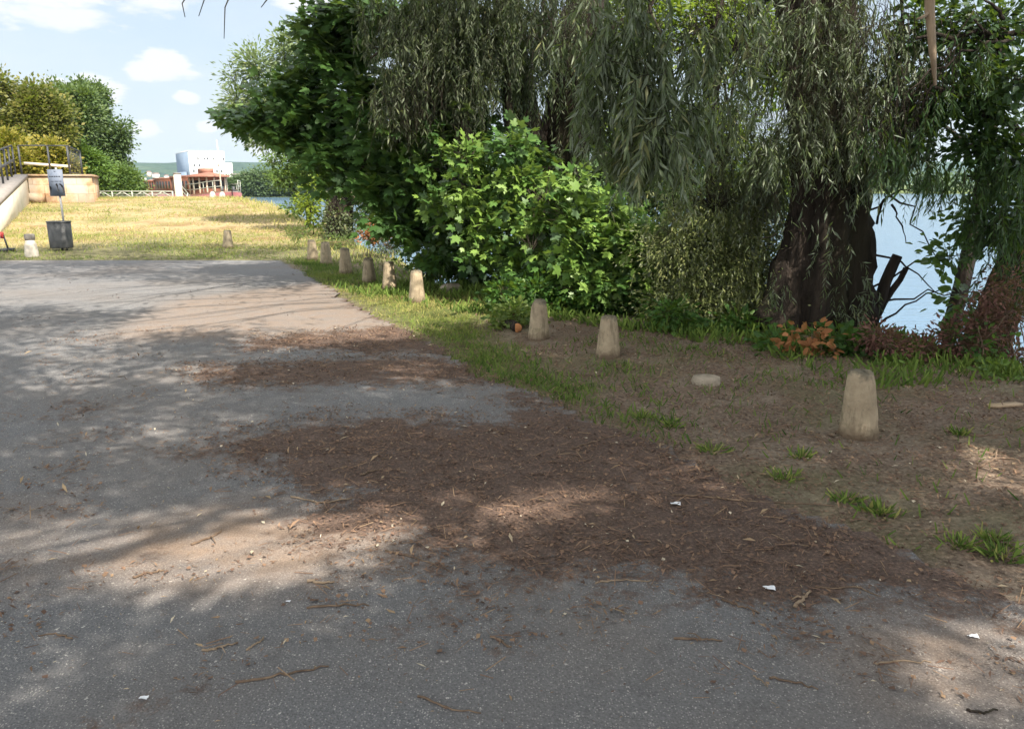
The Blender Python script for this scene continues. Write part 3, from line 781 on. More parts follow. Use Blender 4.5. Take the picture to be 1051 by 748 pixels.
# ------------------------------------------------------------------ grey willow with two trunks behind the maple
W2 = Tree('willow_tree', 'grey leaved willow with two dark trunks rising behind the sunlit maple', 'willow', (0.75, 13.2, -1.0), 'willow_grey')
W2.trunk([W2.base + [0, 0, -.5], pt(575, 260, 13.1), pt(578, 150, 13.0), pt(590, 60, 13.0), pt(606, -20, 13), pt(620, -150, 13)], [.55, .45, .40, .30, .28, .22], 26, .3, .14, 34)
P = np.array([pt(572, 255, 13.0), pt(552, 190, 12.9), pt(536, 120, 12.8), pt(527, 60, 12.7), pt(515, -40, 12.6), pt(500, -150, 12.5)]); W2.br.tube(P, [.34, .32, .29, .24, .2, .14], 14, .10)
for q in [((590, 95, 13), (640, 20, 12.6), .10), ((560, 100, 12.9), (600, 85, 12.9), .08), ((575, 160, 13), (640, 150, 12.6), .06), ((530, 40, 12.7), (420, 0, 11.8), .08), ((530, 30, 12.7), (380, 60, 11.7), .045), ((545, 100, 12.8), (430, 30, 11.8), .05), ((575, 40, 12.9), (495, 20, 11.5), .06)]:
    W2.limb(pt(*q[0]), pt(*q[1]), q[2], q[2] * .35, .12, 9, .08, 6)
for px, py, Y, rx, rz, ns, L in [(500, 30, 11.6, 70, 40, 130, .8), (440, 60, 11.6, 50, 50, 110, .8), (410, 110, 11.5, 34, 34, 60, .7), (530, 70, 11.8, 50, 40, 80, .8), (465, 105, 11.5, 45, 36, 80, .7), (470, 10, 11.8, 60, 30, 80, .8), (560, 20, 12, 50, 40, 80, .8), (400, 20, 12.2, 36, 40, 40, .8), (620, 60, 12.4, 50, 60, 60, .8), (600, 170, 12.6, 36, 30, 30, .6)]:
    c, r = cl(px, py, Y, rx, rz, .7); W2.willow(c, r, ns, L, 24, .085, .40, DIAM, .004)

# ------------------------------------------------------------------ bright leaf masses beyond, seen through the gaps
W3 = Tree('willow_tree', 'yellow green willow seen in sun through the gaps above the hanging branches', 'willow', (4.2, 16.0, -1.6), 'lime')
W3.trunk([W3.base + [0, 0, -.5], W3.base + [.1, 0, 2], W3.base + [-.3, 0, 5], W3.base + [-.2, 0, 9]], [.28, .22, .16, .08], 14, .2)
for px, py, rx, rz, nt in [(740, 30, 80, 60, 90), (660, 20, 60, 60, 60), (800, 60, 60, 60, 50), (600, 60, 50, 50, 40), (720, 140, 80, 50, 70), (640, 140, 50, 50, 40), (780, 190, 60, 50, 50)]:
    c, r = cl(px, py, 16, rx, rz, 1.2); W3.limb(W3.base + [0, 0, 2.5], c, .05, .012, .1, 8, .08, 5); W3.broad(c, r, nt * 1.6, 18, .16, .35, DIAMS)

# ------------------------------------------------------------------ maple, its sunlit leaves given a lighter tint
MA = Tree('maple_tree', 'dark green maple reaching left over the bollards with bright leaves low on its right', 'maple', (0.22, 11.5, -0.35), 'maple', 'bark_light')
MA.trunk([MA.base + [0, 0, -.3], MA.base + [0, 0, .05], pt(522, 262, 11.3), pt(500, 225, 11.2), pt(488, 175, 11.2), pt(470, 90, 11.6), pt(455, -40, 12)], [.17, .13, .095, .085, .075, .06, .04], 16, .3, .06, 28)
P = np.array([MA.base + [.05, 0, -.05], pt(552, 262, 11.4), pt(545, 215, 11.4), pt(525, 160, 11.5), pt(520, 60, 11.8), pt(525, -60, 12)]); MA.br.tube(P, [.12, .085, .075, .065, .05, .04], 10, .06)
for q in [((495, 205, 11.2), (395, 160, 12.6), .05), ((488, 170, 11.2), (330, 120, 13.2), .06), ((480, 120, 11.4), (300, 110, 13.4), .05), ((478, 110, 11.5), (360, 40, 12.8), .05), ((470, 60, 11.8), (420, 10, 12.4), .04), ((395, 160, 12.6), (330, 190, 13), .03), ((548, 225, 11.4), (640, 250, 10.2), .03), ((550, 250, 11.4), (600, 220, 10.3), .03), ((300, 112, 13.4), (240, 122, 13.6), .02), ((500, 225, 11.2), (440, 235, 12), .03), ((545, 210, 11.4), (570, 200, 10.4), .025), ((398, 162, 12.6), (360, 180, 12.8), .035)]:
    MA.limb(pt(*q[0]), pt(*q[1]), q[2], q[2] * .3, .06, 9, .06, 6)
# dark canopy to the left
for px, py, Y, rx, rz, nt in [(265, 122, 13.6, 42, 15, 30), (300, 92, 13.4, 42, 20, 34), (345, 60, 13.2, 45, 24, 40), (330, 120, 13.2, 56, 22, 46), (390, 100, 12.9, 55, 28, 50), (350, 155, 13.1, 50, 22, 44), (410, 150, 12.6, 55, 28, 54), (360, 15, 13.0, 36, 20, 32), (330, 30, 13.2, 22, 16, 14), (420, 30, 12.6, 55, 28, 40), (395, 195, 12.6, 46, 24, 40), (440, 190, 12.3, 44, 30, 40), (430, 235, 12.8, 36, 26, 30), (470, 140, 11.9, 44, 30, 40), (345, 185, 13.0, 22, 12, 12), (410, 228, 12.5, 30, 16, 18), (305, 140, 13.4, 40, 14, 20), (460, 90, 12.4, 50, 30, 36), (470, 230, 12.6, 30, 34, 24), (480, 60, 12.4, 46, 34, 30)]:
    c, r = cl(px, py, Y, rx, rz, .75); MA.broad(c, r, nt * .78, 15, .16, .40, MAPLE, .40, .006)
# sprays with the sunlight put into a lighter tint, darker ones inside
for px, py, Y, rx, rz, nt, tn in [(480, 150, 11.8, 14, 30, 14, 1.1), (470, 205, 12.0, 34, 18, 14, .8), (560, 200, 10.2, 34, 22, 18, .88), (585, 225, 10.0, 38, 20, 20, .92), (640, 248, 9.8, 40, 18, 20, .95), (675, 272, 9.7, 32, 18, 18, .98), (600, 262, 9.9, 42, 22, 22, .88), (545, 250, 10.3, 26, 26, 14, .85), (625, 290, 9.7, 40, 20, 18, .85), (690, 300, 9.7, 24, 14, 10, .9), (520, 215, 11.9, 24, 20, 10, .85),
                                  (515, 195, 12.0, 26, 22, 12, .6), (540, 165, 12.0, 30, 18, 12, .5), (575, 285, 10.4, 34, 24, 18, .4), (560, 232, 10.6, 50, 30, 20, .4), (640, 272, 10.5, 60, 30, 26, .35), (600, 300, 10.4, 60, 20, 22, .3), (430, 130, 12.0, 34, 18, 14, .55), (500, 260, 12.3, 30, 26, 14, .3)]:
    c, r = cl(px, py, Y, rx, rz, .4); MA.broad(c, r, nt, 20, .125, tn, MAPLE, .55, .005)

MA.shade = 'keep'
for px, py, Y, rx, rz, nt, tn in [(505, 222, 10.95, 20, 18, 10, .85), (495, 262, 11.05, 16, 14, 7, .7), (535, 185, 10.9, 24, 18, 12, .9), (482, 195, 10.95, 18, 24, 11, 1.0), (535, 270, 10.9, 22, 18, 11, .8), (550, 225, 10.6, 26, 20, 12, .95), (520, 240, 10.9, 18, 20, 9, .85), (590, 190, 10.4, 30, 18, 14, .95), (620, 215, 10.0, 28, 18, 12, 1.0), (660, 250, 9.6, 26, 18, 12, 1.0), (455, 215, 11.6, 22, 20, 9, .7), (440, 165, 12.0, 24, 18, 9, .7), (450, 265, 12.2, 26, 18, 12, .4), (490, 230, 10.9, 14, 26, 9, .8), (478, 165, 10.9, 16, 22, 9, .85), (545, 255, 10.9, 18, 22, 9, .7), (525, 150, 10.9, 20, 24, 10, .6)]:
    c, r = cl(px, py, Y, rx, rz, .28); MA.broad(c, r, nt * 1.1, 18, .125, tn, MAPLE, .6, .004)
MA.shade = False

# ------------------------------------------------------------------ dark tree at the right edge
DT = Tree('alder_tree', 'dark leaved tree leaning at the right edge over the dead brown shrub', 'alder', (4.95, 8.0, -0.3), 'dark_leaf')
DT.trunk([DT.base + [0, 0, -.4], DT.base + [.02, 0, .1], pt(1022, 320, 7.9), pt(1045, 270, 7.9), pt(1075, 180, 7.9), pt(1110, 40, 7.9), pt(1130, -150, 8)], [.30, .24, .20, .19, .17, .14, .10], 22, .3, .12, 30)
P = np.array([pt(972, 350, 9.4), pt(988, 290, 9.4), pt(1000, 235, 9.4), pt(1015, 150, 9.3), pt(1030, 20, 9.2)]); DT.br.tube(P, [.10, .09, .085, .07, .05], 9, .08)
for q in [((1080, 180, 7.9), (960, 90, 7.6), .05), ((1100, 60, 7.9), (940, 40, 7.8), .045), ((1010, 160, 9.3), (930, 120, 8.8), .03), ((1060, 220, 7.9), (990, 180, 7.6), .03), ((1060, 120, 7.9), (1000, 20, 7.6), .03), ((940, 130, 7.8), (1000, 10, 7.6), .012), ((900, 150, 8), (985, 45, 7.7), .010), ((1030, 20, 7.3), (1010, 0, 7.2), .02), ((1040, 40, 7.6), (930, 95, 7.4), .018)]:
    DT.limb(pt(*q[0]), pt(*q[1]), q[2], q[2] * .35, .08, 9, .08, 6)
for px, py, Y, rx, rz, nt in [(1010, 30, 8.0, 60, 44, 60), (950, 30, 8.2, 46, 40, 40), (1000, 100, 7.8, 60, 44, 60), (955, 110, 8.0, 36, 36, 36), (1040, 160, 7.6, 40, 44, 46), (1000, 150, 7.8, 36, 30, 30), (1035, 230, 7.6, 32, 34, 34), (935, 140, 8.0, 26, 24, 14), (1012, 215, 7.7, 20, 20, 10), (1040, 80, 7.4, 30, 40, 26), (960, 70, 8.5, 50, 40, 26)]:
    c, r = cl(px, py, Y, rx, rz, .55); DT.broad(c, r, nt * .75, 14, .085, .42, OVATE, .7, .004)
for px, py, rx, rz, ns in [(962, 190, 20, 16, 7), (940, 185, 16, 10, 4), (900, 40, 34, 40, 26), (940, 100, 34, 40, 26), (905, 140, 30, 34, 22), (985, 60, 34, 34, 18), (1015, 185, 30, 24, 16), (1030, 240, 30, 24, 20), (1040, 290, 20, 30, 12)]:
    c, r = cl(px, py, 7.4, rx, rz, .35); DT.willow(c, r, ns, .45, 20, .085, .45)
for px, py, rx, rz, nt in [(975, 262, 14, 22, 7), (990, 310, 14, 16, 6), (1000, 225, 10, 12, 4)]:
    c, r = cl(px, py, 8.0, rx, rz, .25); DT.broad(c, r, nt, 12, .11, .95, OVATE, .6, .004)

# ------------------------------------------------------------------ far trees on this bank
ST = Tree('silver_willow', 'pale silvery willow standing far along the bank behind the maple tips', 'willow', (-7.2, 28.0, -0.9), 'silver')
ST.trunk([ST.base + [0, 0, -.4], pt(347, 215, 27), pt(345, 165, 26.5), pt(338, 100, 26.5), pt(335, 20, 26.5)], [.42, .38, .30, .2, .1], 16, .3, .12)
for q in [((346, 200, 26.8), (322, 168, 26), .09), ((346, 180, 26.5), (275, 110, 26), .10), ((342, 150, 26.5), (300, 60, 26), .08), ((280, 112, 26), (245, 90, 25.5), .04)]:
    ST.limb(pt(*q[0]), pt(*q[1]), q[2], q[2] * .3, .06, 8, .08, 6)
for px, py, rx, rz, nt in [(262, 70, 20, 24, 40), (245, 105, 22, 20, 36), (275, 105, 26, 26, 50), (270, 140, 26, 20, 40), (255, 125, 22, 14, 26), (292, 60, 18, 26, 34), (310, 45, 20, 20, 34), (300, 140, 24, 24, 36), (345, 45, 26, 24, 40), (365, 60, 24, 26, 36), (320, 90, 30, 30, 44), (240, 80, 12, 10, 8)]:
    c, r = cl(px, py, 26, rx, rz, .9); ST.broad(c, r, nt, 17, .17, .5, DIAMS, .8, .006)
bar_ = Acc(); bar_.tube([pt(346, 186, 22), pt(356, 193, 21.9), pt(371, 208, 21.8)], [.05, .07, .09], 8, .1)
IV = Tree('ivy_trunk', 'grey ivy covered tree trunk on the bank beyond the row of bollards', 'tree', (-4.95, 22.4, -0.4), 'willow_grey')
IV.trunk([IV.base + [0, 0, -.5], pt(347, 240, 22.3), pt(350, 205, 22.2), pt(355, 165, 22.2), pt(362, 110, 22.2)], [.45, .40, .34, .26, .16], 16, .25, .14)
for px, py, rx, rz, nt in [(347, 225, 18, 20, 60), (352, 190, 16, 20, 46), (360, 160, 20, 20, 30), (380, 180, 20, 24, 40), (372, 225, 18, 18, 30), (350, 240, 26, 10, 30)]:
    c, r = cl(px, py, 22, rx, rz, .5); IV.broad(c, r, nt, 14, .085, .5, DIAMW, .9, .004)
o = bar_.build('branch', M['deadwood'], IV.root, IV.base)
AL = Tree('alder_sapling', 'small light green tree over the river at the end of the bollard row', 'alder', (-6.9, 25.5, -0.7), 'alder')
AL.trunk([AL.base + [0, 0, -.4], pt(318, 215, 25), pt(312, 185, 24.8), pt(305, 155, 24.6)], [.10, .08, .06, .03], 10, .2, .05)
for q in [((317, 205, 24.9), (280, 185, 24.5), .04), ((313, 190, 24.8), (275, 165, 24.5), .04), ((315, 195, 24.8), (335, 165, 24.6), .03), ((318, 214, 25), (285, 215, 24.6), .03)]:
    AL.limb(pt(*q[0]), pt(*q[1]), q[2], q[2] * .3, .05, 8, .08, 6)
for px, py, rx, rz, nt in [(305, 165, 26, 14, 44), (293, 184, 20, 12, 30), (320, 180, 22, 18, 36), (303, 214, 12, 10, 14), (330, 155, 20, 12, 24), (312, 202, 12, 10, 12), (280, 165, 14, 9, 12)]:
    c, r = cl(px, py, 24.6, rx, rz, .8); AL.broad(c, r, nt, 14, .11, .5, DIAMW, .6, .005)
LS = Tree('sapling', 'small bright yellow green sapling beside the ivy covered trunk', 'sapling', (-6.05, 23.5, -0.25), 'lime')
LS.limb(LS.base, pt(322, 190, 23), .025, .008, 0, 6)
for px, py, rx, rz, nt in [(318, 212, 16, 16, 22), (330, 228, 16, 9, 14), (322, 190, 10, 14, 10)]:
    c, r = cl(px, py, 23, rx, rz, .4); LS.broad(c, r, nt, 12, .12, .5, DIAMW, .6, .004)

# ------------------------------------------------------------------ shrubs along the bank
def shrub(name, label, cat, base, mat, blobs, Y, size, tint, tm=None, nl=13, ry=.4, flat=.7, stems=5, hang=False):
    T = Tree(name, label, cat, base, mat, 'twig')
    for px, py, rx, rz, nt in blobs:
        c, r = cl(px, py, Y, rx, rz, ry)
        for k in range(max(1, stems // len(blobs) + 1)):
            bx_, by_ = c[0] + rng.normal() * r[0] * .6, c[1] + rng.normal() * .15
            T.limb((bx_, by_, min(gz(bx_, by_), c[2]) - .03), c + rng.normal(size=3) * np.array(r) * .5, .009, .003, .04, 7, .08, 4)
        if hang: T.willow(c, r, nt, .30, 12, size, tint, tm or DIAM, .003, .5)
        else: T.broad(c, r, nt, nl, size, tint, tm or OVATE, flat, .003)
    return T

TREES = [W1, WB, W2, W3, MA, DT, ST, IV, AL, LS]
def b(px, py):
    p = at(px, py); return (p[0], p[1], gz(p[0], p[1]))
S = TREES.append
S(shrub('shrub', 'dark grey green shrub under the dark canopy at the middle of the bollard row', 'shrub', (-2.2, 15.6, -.5), 'willow_grey', [(420, 225, 34, 40, 80), (400, 250, 24, 18, 36), (450, 250, 26, 26, 50), (430, 190, 30, 30, 50), (380, 205, 20, 26, 30)], 15.5, .075, .42, DIAM))
S(shrub('shrub', 'dark bank shrub left of the maple trunks with gaps of light behind it', 'shrub', (-.6, 13.4, -.6), 'dark_leaf', [(470, 270, 30, 22, 60), (500, 285, 30, 14, 40), (440, 275, 24, 12, 26), (485, 235, 30, 26, 46)], 13.4, .10, .45, DIAMW))
S(shrub('dead_shrub', 'rusty brown withered shrub at the bank beyond the bollard row', 'shrub', (-3.2, 17.6, -.1), 'orangeleaf', [(385, 240, 17, 11, 46)], 17.8, .08, .05, DIAMW))
S(shrub('shrub', 'light green low shrub on the sunny bank edge behind the farthest bollards', 'shrub', (-4.6, 21.0, .0), 'alder', [(345, 250, 34, 8, 50), (400, 258, 22, 7, 30), (305, 240, 18, 8, 30), (370, 262, 24, 5, 20)], 20, .085, .6, DIAM))
S(shrub('shrub', 'low dark weedy shrub along the river edge below the dry mound', 'shrub', (-10.6, 33.0, .1), 'poplar', [(270, 228, 12, 3, 24), (284, 232, 12, 4, 28), (297, 237, 12, 5, 30)], 33, .12, .4, DIAM))
S(shrub('nettle_patch', 'leafy green nettles under the maple behind the second and third bollards', 'nettles', b(600, 330), 'nettle', [(575, 318, 30, 16, 60), (620, 318, 34, 18, 70), (660, 330, 30, 16, 50), (600, 300, 40, 16, 50), (548, 300, 24, 18, 40), (515, 300, 18, 14, 24)], 9.9, .085, .5))
S(shrub('bramble', 'yellow green bramble leaves at the sunny edge left of the third bollard', 'bramble', b(525, 330), 'alder', [(528, 322, 15, 13, 30), (515, 332, 10, 8, 14), (540, 335, 10, 8, 10)], 9.0, .07, .7))
S(shrub('nettle_patch', 'dark green weeds at the foot of the hanging olive willow', 'nettles', b(720, 360), 'nettle', [(700, 345, 30, 14, 50), (740, 352, 30, 14, 50), (775, 355, 26, 16, 50), (690, 325, 26, 12, 26), (760, 335, 26, 12, 30)], 8.6, .08, .4))
S(shrub('nettle_patch', 'broad dark green leaves at the foot of the big willow behind the nearest bollard', 'nettles', b(850, 385), 'nettle', [(850, 372, 30, 13, 46), (825, 380, 20, 9, 24), (880, 366, 22, 14, 36), (800, 362, 20, 12, 24), (865, 352, 20, 10, 16)], 7.5, .095, .38))
S(shrub('dead_sprig', 'bright orange brown dead leafy sprig beside the willow foot', 'branch', tuple(pt(832, 372, 7.3)), 'orangeleaf', [(832, 345, 20, 8, 9), (843, 358, 12, 9, 6), (815, 360, 10, 9, 6)], 7.3, .085, .5, None, 5, .15, .7, 1))
S(shrub('dead_shrub', 'reddish brown dead shrub with withered leaves right of the big willow', 'shrub', (3.7, 7.2, -.05), 'deadleaf', [(915, 358, 26, 12, 18), (945, 360, 28, 12, 18), (975, 350, 26, 16, 20), (1005, 335, 26, 24, 25), (1035, 325, 24, 30, 28), (1040, 365, 26, 16, 22), (1000, 372, 30, 10, 18), (960, 380, 30, 6, 13), (1010, 300, 18, 14, 10), (900, 345, 16, 10, 13), (1040, 285, 14, 16, 8)], 7.1, .06, .5, DIAMS, 16, .35, .9, 26))
S(shrub('shrub', 'green leafy growth mixed in below the reddish dead shrub', 'shrub', (4.1, 7.0, -.05), 'nettle', [(930, 383, 30, 8, 12), (985, 388, 30, 8, 12), (1030, 385, 24, 12, 14), (1000, 350, 30, 20, 10), (905, 375, 16, 8, 8)], 7.0, .07, .4))
S(shrub('shrub', 'small fresh green weeds at the right edge under the dead brown shrub', 'weeds', b(1040, 410), 'green', [(1043, 400, 10, 9, 9), (990, 412, 7, 5, 5), (1020, 385, 12, 8, 6), (950, 395, 10, 6, 6)], 6.4, .075, .5))
S(shrub('shrub', 'shaded leafy growth filling the bank between the grey willow and the olive bush', 'shrub', (1.3, 12.6, -.9), 'dark_leaf', [(620, 230, 60, 30, 70), (680, 200, 50, 40, 60), (640, 170, 40, 36, 40), (560, 270, 50, 24, 50), (660, 300, 50, 20, 50), (740, 300, 50, 30, 50)], 12.2, .11, .5, DIAMW, 13, .8))

# ------------------------------------------------------------------ tree just right of the camera whose crown shades the car park
SH_T = Tree('willow_tree', 'tall willow standing right of the viewer and shading the car park', 'willow', (6.4, 1.2, -0.1), 'willow')
SH_T.trunk([SH_T.base + [0, 0, -.4], SH_T.base + [0, 0, .2], SH_T.base + [-.2, 0, 3], SH_T.base + [-.6, -.2, 6.5], SH_T.base + [-.8, -.3, 11]], [.5, .42, .36, .26, .1], 18, .3, .12)
TREES.append(SH_T)
COT = 1 / math.tan(SUN_EL)
tops = {'W1': (W1, np.array([3.2, 8.9, 6.0])), 'W2': (W2, np.array([1.0, 13.0, 6.5])), 'MA': (MA, np.array([-.6, 12.0, 5.2])), 'SH': (SH_T, np.array([5.9, 1.1, 6.0]))}
for T, p, r in [(W1, top, .3), (W2, pt(620, -150, 13), .2), (MA, pt(455, -40, 12), .05)]:
    q = [v[1] for v in tops.values() if v[0] is T][0]; T.limb(p, q, r, r * .6, .0, 6, .05, 8)
def crown_at(G, z, nt, size, r):
    """a leafy branch end in one of the crowns, on the sun side of ground point G"""
    P = np.array([G[0] + SH[0] * COT * z, G[1] + SH[1] * COT * z, z])
    # nothing may hang into the picture
    q = P - CAM; dep = q @ FWD
    if dep > 0 and abs(q[0]) / dep < .85 and (q @ UPV) / dep < 374 / F_PX + .06 + r / max(dep, 1): return
    if abs(P[0]) > 14 or P[1] > 22: return
    for p_, r_, pr_, tm_ in CARVE:
        q = P - p_; t_ = q @ SUN
        if t_ > 2 and q @ q - t_ * t_ < (r_ + .12) ** 2 and rng.random() < pr_ + .05: return
    T, tp = min(tops.values(), key=lambda v: np.linalg.norm(v[1] - P))
    if rng.random() < .22: T.limb(tp + (P - tp) * (.15 + .35 * rng.random()), P, .022, .006, .06, 6, .10, 4)
    T.shade = True; T.broad(P, (r, r, r * .6), nt, 12, size, .4, DIAM, .8, .006); T.shade = False
AREAS = [(-7, 4.5, 1.6, 8.6, 640, 15), (-6.5, 1.5, 1.6, 4.3, 110, 14), (-9, 1, 7.5, 10.5, 150, 11), (-12, 1.5, 10.5, 15, 230, 8), (-14, -3, 14.5, 17.5, 110, 12), (-17, -6, 17.5, 21.0, 120, 11), (0.8, 6, 5, 10, 80, 9)]
for x0, x1, y0, y1, nn, dens in AREAS:
    for k in range(nn):
        G = (x0 + (x1 - x0) * rng.random(), y0 + (y1 - y0) * rng.random())
        crown_at(G, 4.6 + 6.5 * rng.random() ** 1.2, dens, .21, .42)
# limbs that throw the long branch shadows on the asphalt
for (p0, p1, r) in [((430, 492), (-60, 612), .07)]:
    A0, A1 = at(*p0), at(*p1); z0, z1 = 5.0, 6.5
    SH_T.limb(A0 + np.array([SH[0] * COT * z0, SH[1] * COT * z0, z0]), A1 + np.array([SH[0] * COT * z1, SH[1] * COT * z1, z1]), r * .2, r, .03, 12, .05, 7)
# bare twig ends hanging into the sky
for P in [[(214, -40), (213, -10), (204, 17)], [(235, -40), (236, -4), (231, 8), (230, 40)], [(190, -30), (193, -6), (187, 4), (190, 18)], [(275, -30), (274, 0), (268, 8)]]:
    MA.br.tube([pt(px, py, 9.0) for px, py in P], np.linspace(.012, .004, len(P)), 5, .1, tint=.3)
MA.limb((-.6, 12, 5.2), pt(214, -40, 9.0), .05, .012, .05, 9, .04, 6)

for T in TREES: T.done()
db.build('dead_branch', M['deadwood'], W1.root, W1.base)

# ------------------------------------------------------------------ concrete bollards along the verge
def bollard(px, py, ptop, lab, wpx, lean=0.0, mat='concrete', split=False, group='conical concrete bollards along the verge'):
    p = at(px, py, 0.0)
    for _ in range(4): p = at(px, py, gz(p[0], p[1]) - 0.0)
    dist = p[1]; h = (py - ptop) * dist / F_PX * 1.02; rb = wpx / 2 * dist / F_PX; rt = rb * .62
    z0 = gz(p[0], p[1]); prof = [(rb * 1.0, -.12), (rb, 0), (rb * .985, .03)] + [(rb + (rt - rb) * t, h * t) for t in np.linspace(.1, .93, 9)] + [(rt * .96, h * .965), (rt * .86, h * .99), (rt * .55, h * 1.0), (rt * .1, h * 1.004)]
    a = Acc(); a.lathe((0, 0, 0), prof, 28, .012)
    V = np.concatenate(a.V); V += (rng.random(V.shape) - .5) * .005
    # chipped top edge
    ang = rng.random() * 6.28; k = (V[:, 2] > h * .9) & (np.cos(np.arctan2(V[:, 1], V[:, 0]) - ang) > .75); V[k, 2] -= .018; V[k, :2] *= .93
    V[:, 0] += V[:, 2] * lean
    a.V = [V]
    if not split:
        o = a.build('bollard', M[mat], None, (0, 0, 0), True); o.location = (p[0], p[1], z0); tag(o, lab, 'bollard', group)
        o.rotation_euler = (0, 0, rng.random() * 0.3)
        return o
    root = thing('bollard', lab, 'bollard', (p[0], p[1], z0), group)
    lo = Acc(); lo.lathe((0, 0, 0), [(rb * .9, -.1), (rb, .02), (rb * .98, h * .2), (rb * .8, h * .55), (rb * .62, h * .74)], 22, .012); lo.build('base', M['whitestone'], root, smooth=True)
    up = Acc(); up.lathe((0, 0, 0), [(rb * .66, h * .735), (rb * .72, h * .78), (rb * .74, h * .95), (rb * .66, h), (rb * .2, h * 1.01)], 22, .03); up.build('cap', M['greystone'], root)

bollard(881, 446, 376, 'nearest and largest conical concrete bollard standing in the brown leaf litter', 41, -.06)
bollard(624, 366, 324, 'greenish grey conical bollard in shade next before the broken stub', 26)
bollard(553, 348, 307, 'conical bollard in front of the nettles beside the cut orange log', 23)
bollard(428, 310, 278, 'sunlit cream bollard nearest the viewer on the bright green verge', 18)
bollard(400, 298, 269, 'sunlit cream bollard second on the bright grass, left of the nearest sunlit one', 16)
bollard(379, 290, 265, 'pale bollard at the shadow edge of the bright grass, third in the verge row', 15)
bollard(355, 281, 255, 'bollard with a worn top in the shaded verge, left of the bright grass', 14)
bollard(335, 272, 249, 'second bollard from the river end of the verge row', 13)
bollard(321, 267, 247, 'farthest small bollard at the end of the verge row near the river', 12)
bollard(234, 255, 237, 'lone weathered grey bollard on the grass behind the car park', 11, .04)
bollard(33, 263, 241, 'white bottomed stone bollard with a dark cap left of the litter bin', 13, 0, 'concrete', True, 'stone posts behind the car park')
# broken off stub
p = at(724, 398); a = Acc(); a.lathe((0, 0, 0), [(.112, -.06), (.115, .0), (.108, .045), (.092, .052), (.02, .05)], 9, .07, sx=1.1, sy=.8); o = a.build('bollard_stub', M['rock'], None, smooth=False)
o.location = (p[0], p[1], gz(p[0], p[1]) + .01); tag(o, 'broken off flat concrete bollard stub low in the litter right of the shaded bollard', 'bollard stub')

# rock, cut log, plank, marker stones
def rock(px, py, size, lab, name='rock', mat='rock'):
    p = at(px, py); z = gz(p[0], p[1]); a = Acc()
    nu, nv = 18, 12; u = np.linspace(0, 2 * PI, nu, endpoint=False); v = np.linspace(.05, PI - .05, nv)
    prof = [(math.sin(t), -math.cos(t)) for t in v]
    a.lathe((0, 0, 0), prof, nu, .06); V = np.concatenate(a.V); V = np.sign(V) * np.abs(V) ** .75 * np.array(size) / 2
    V += (rng.random(V.shape) - .5) * .03 * max(size); V[:, 2] += size[2] * .3
    a.V = [V]; o = a.build(name, M[mat]); o.location = (p[0], p[1], z); o.rotation_euler = (0, 0, .4); return tag(o, lab, 'rock')
rock(463, 300, (.36, .24, .17), 'pale flat topped rock on the bank behind the nearest sunlit bollard')
lg = at(531, 345); z = gz(lg[0], lg[1]); L = thing('cut_log', 'short cut log with an orange sawn end left of the third bollard', 'log', (lg[0], lg[1], z))
a = Acc(); a.tube([(0, 0, .05), (-.10, .35, .05)], [.058, .054], 16, .08); a.build('bark', M['bark'], L)
a = Acc(); a.lathe((0, 0, 0), [(.05, 0), (.05, .004)], 16, .06); V = np.concatenate(a.V); V = V[:, [0, 2, 1]] * np.array([1, -1, 1]) + np.array([0, -.003, .05]); a.V = [V]; a.build('sawn_end', M['cutwood'], L)
p = at(1030, 424); a = Acc(); a.box((0, 0, .012), (.26, .07, .016), .25); V = np.concatenate(a.V); V += (rng.random(V.shape) - .5) * .006; a.V = [V]
o = a.build('wood_plank', M['plank']); o.location = (p[0], p[1], gz(p[0], p[1])); tag(o, 'pale broken wood plank in the litter at the right edge', 'plank')
for px, py, lab in [(219, 210, 'left of two small white marker stones below the boat bow'), (229, 211, 'right of two small white marker stones below the boat bow')]:
    p = pt(px, py, 42.5); z = gz(p[0], p[1]); a = Acc(); a.lathe((0, 0, 0), [(.14, -.3), (.17, 0), (.165, .14), (.12, .26), (.05, .33)], 14, .05); o = a.build('marker_stone', M['whitestone'], smooth=True)
    o.location = (p[0], p[1], z); tag(o, lab, 'stone', 'white marker stones')

# ------------------------------------------------------------------ sign post and litter bin
p = at(68, 258); z0 = gz(p[0], p[1]); D = p[1]; k = D / F_PX
sp = thing('sign_post', 'grey notice board on a thin metal pole above the litter bin', 'sign', (p[0], p[1] + .05, z0))
a = Acc(); a.tube([(0, 0, -.2), (0, 0, 1.05), (-.02, 0, 2.05)], .026, 12); a.build('pole', M['pole'], sp, smooth=True)
pw, ph = 15.0 * k, 26 * k; zc = (258 - 191.5) * k
a = Acc(); a.box((-.03, -.045, zc), (pw, .015, ph)); pn = a.build('sign_panel', M['signgrey'], sp)
for dx, v_, wd, hh_ in [(-.36, .24, .12, .035), (-.2, .24, .13, .035), (-.05, .24, .1, .035), (.1, .24, .14, .035), (.27, .24, .12, .035), (-.25, .06, .2, .02), (.05, .06, .26, .02), (.3, .06, .12, .02), (0, .43, .12, .02), (0, -.43, .05, .03)]:
    a = Acc(); a.box((-.03 + dx * pw, -.0548, zc + v_ * ph), (wd * pw, .004, hh_ * ph)); a.build('printed_mark', M['ink'], pn)
def plate(acc, pts, y, th=.004):
    """flat cut-out figure on the board, pts in panel fractions"""
    P = [(-.03 + u * pw, y, zc + v * ph) for u, v in pts]; Q = [(x, y - th, z) for x, _, z in P]; n_ = len(P)
    acc.add(np.array(P + Q), [np.arange(n_)[None], (np.arange(n_)[::-1] + n_)[None], np.array([[i, (i + 1) % n_, (i + 1) % n_ + n_, i + n_] for i in range(n_)])])
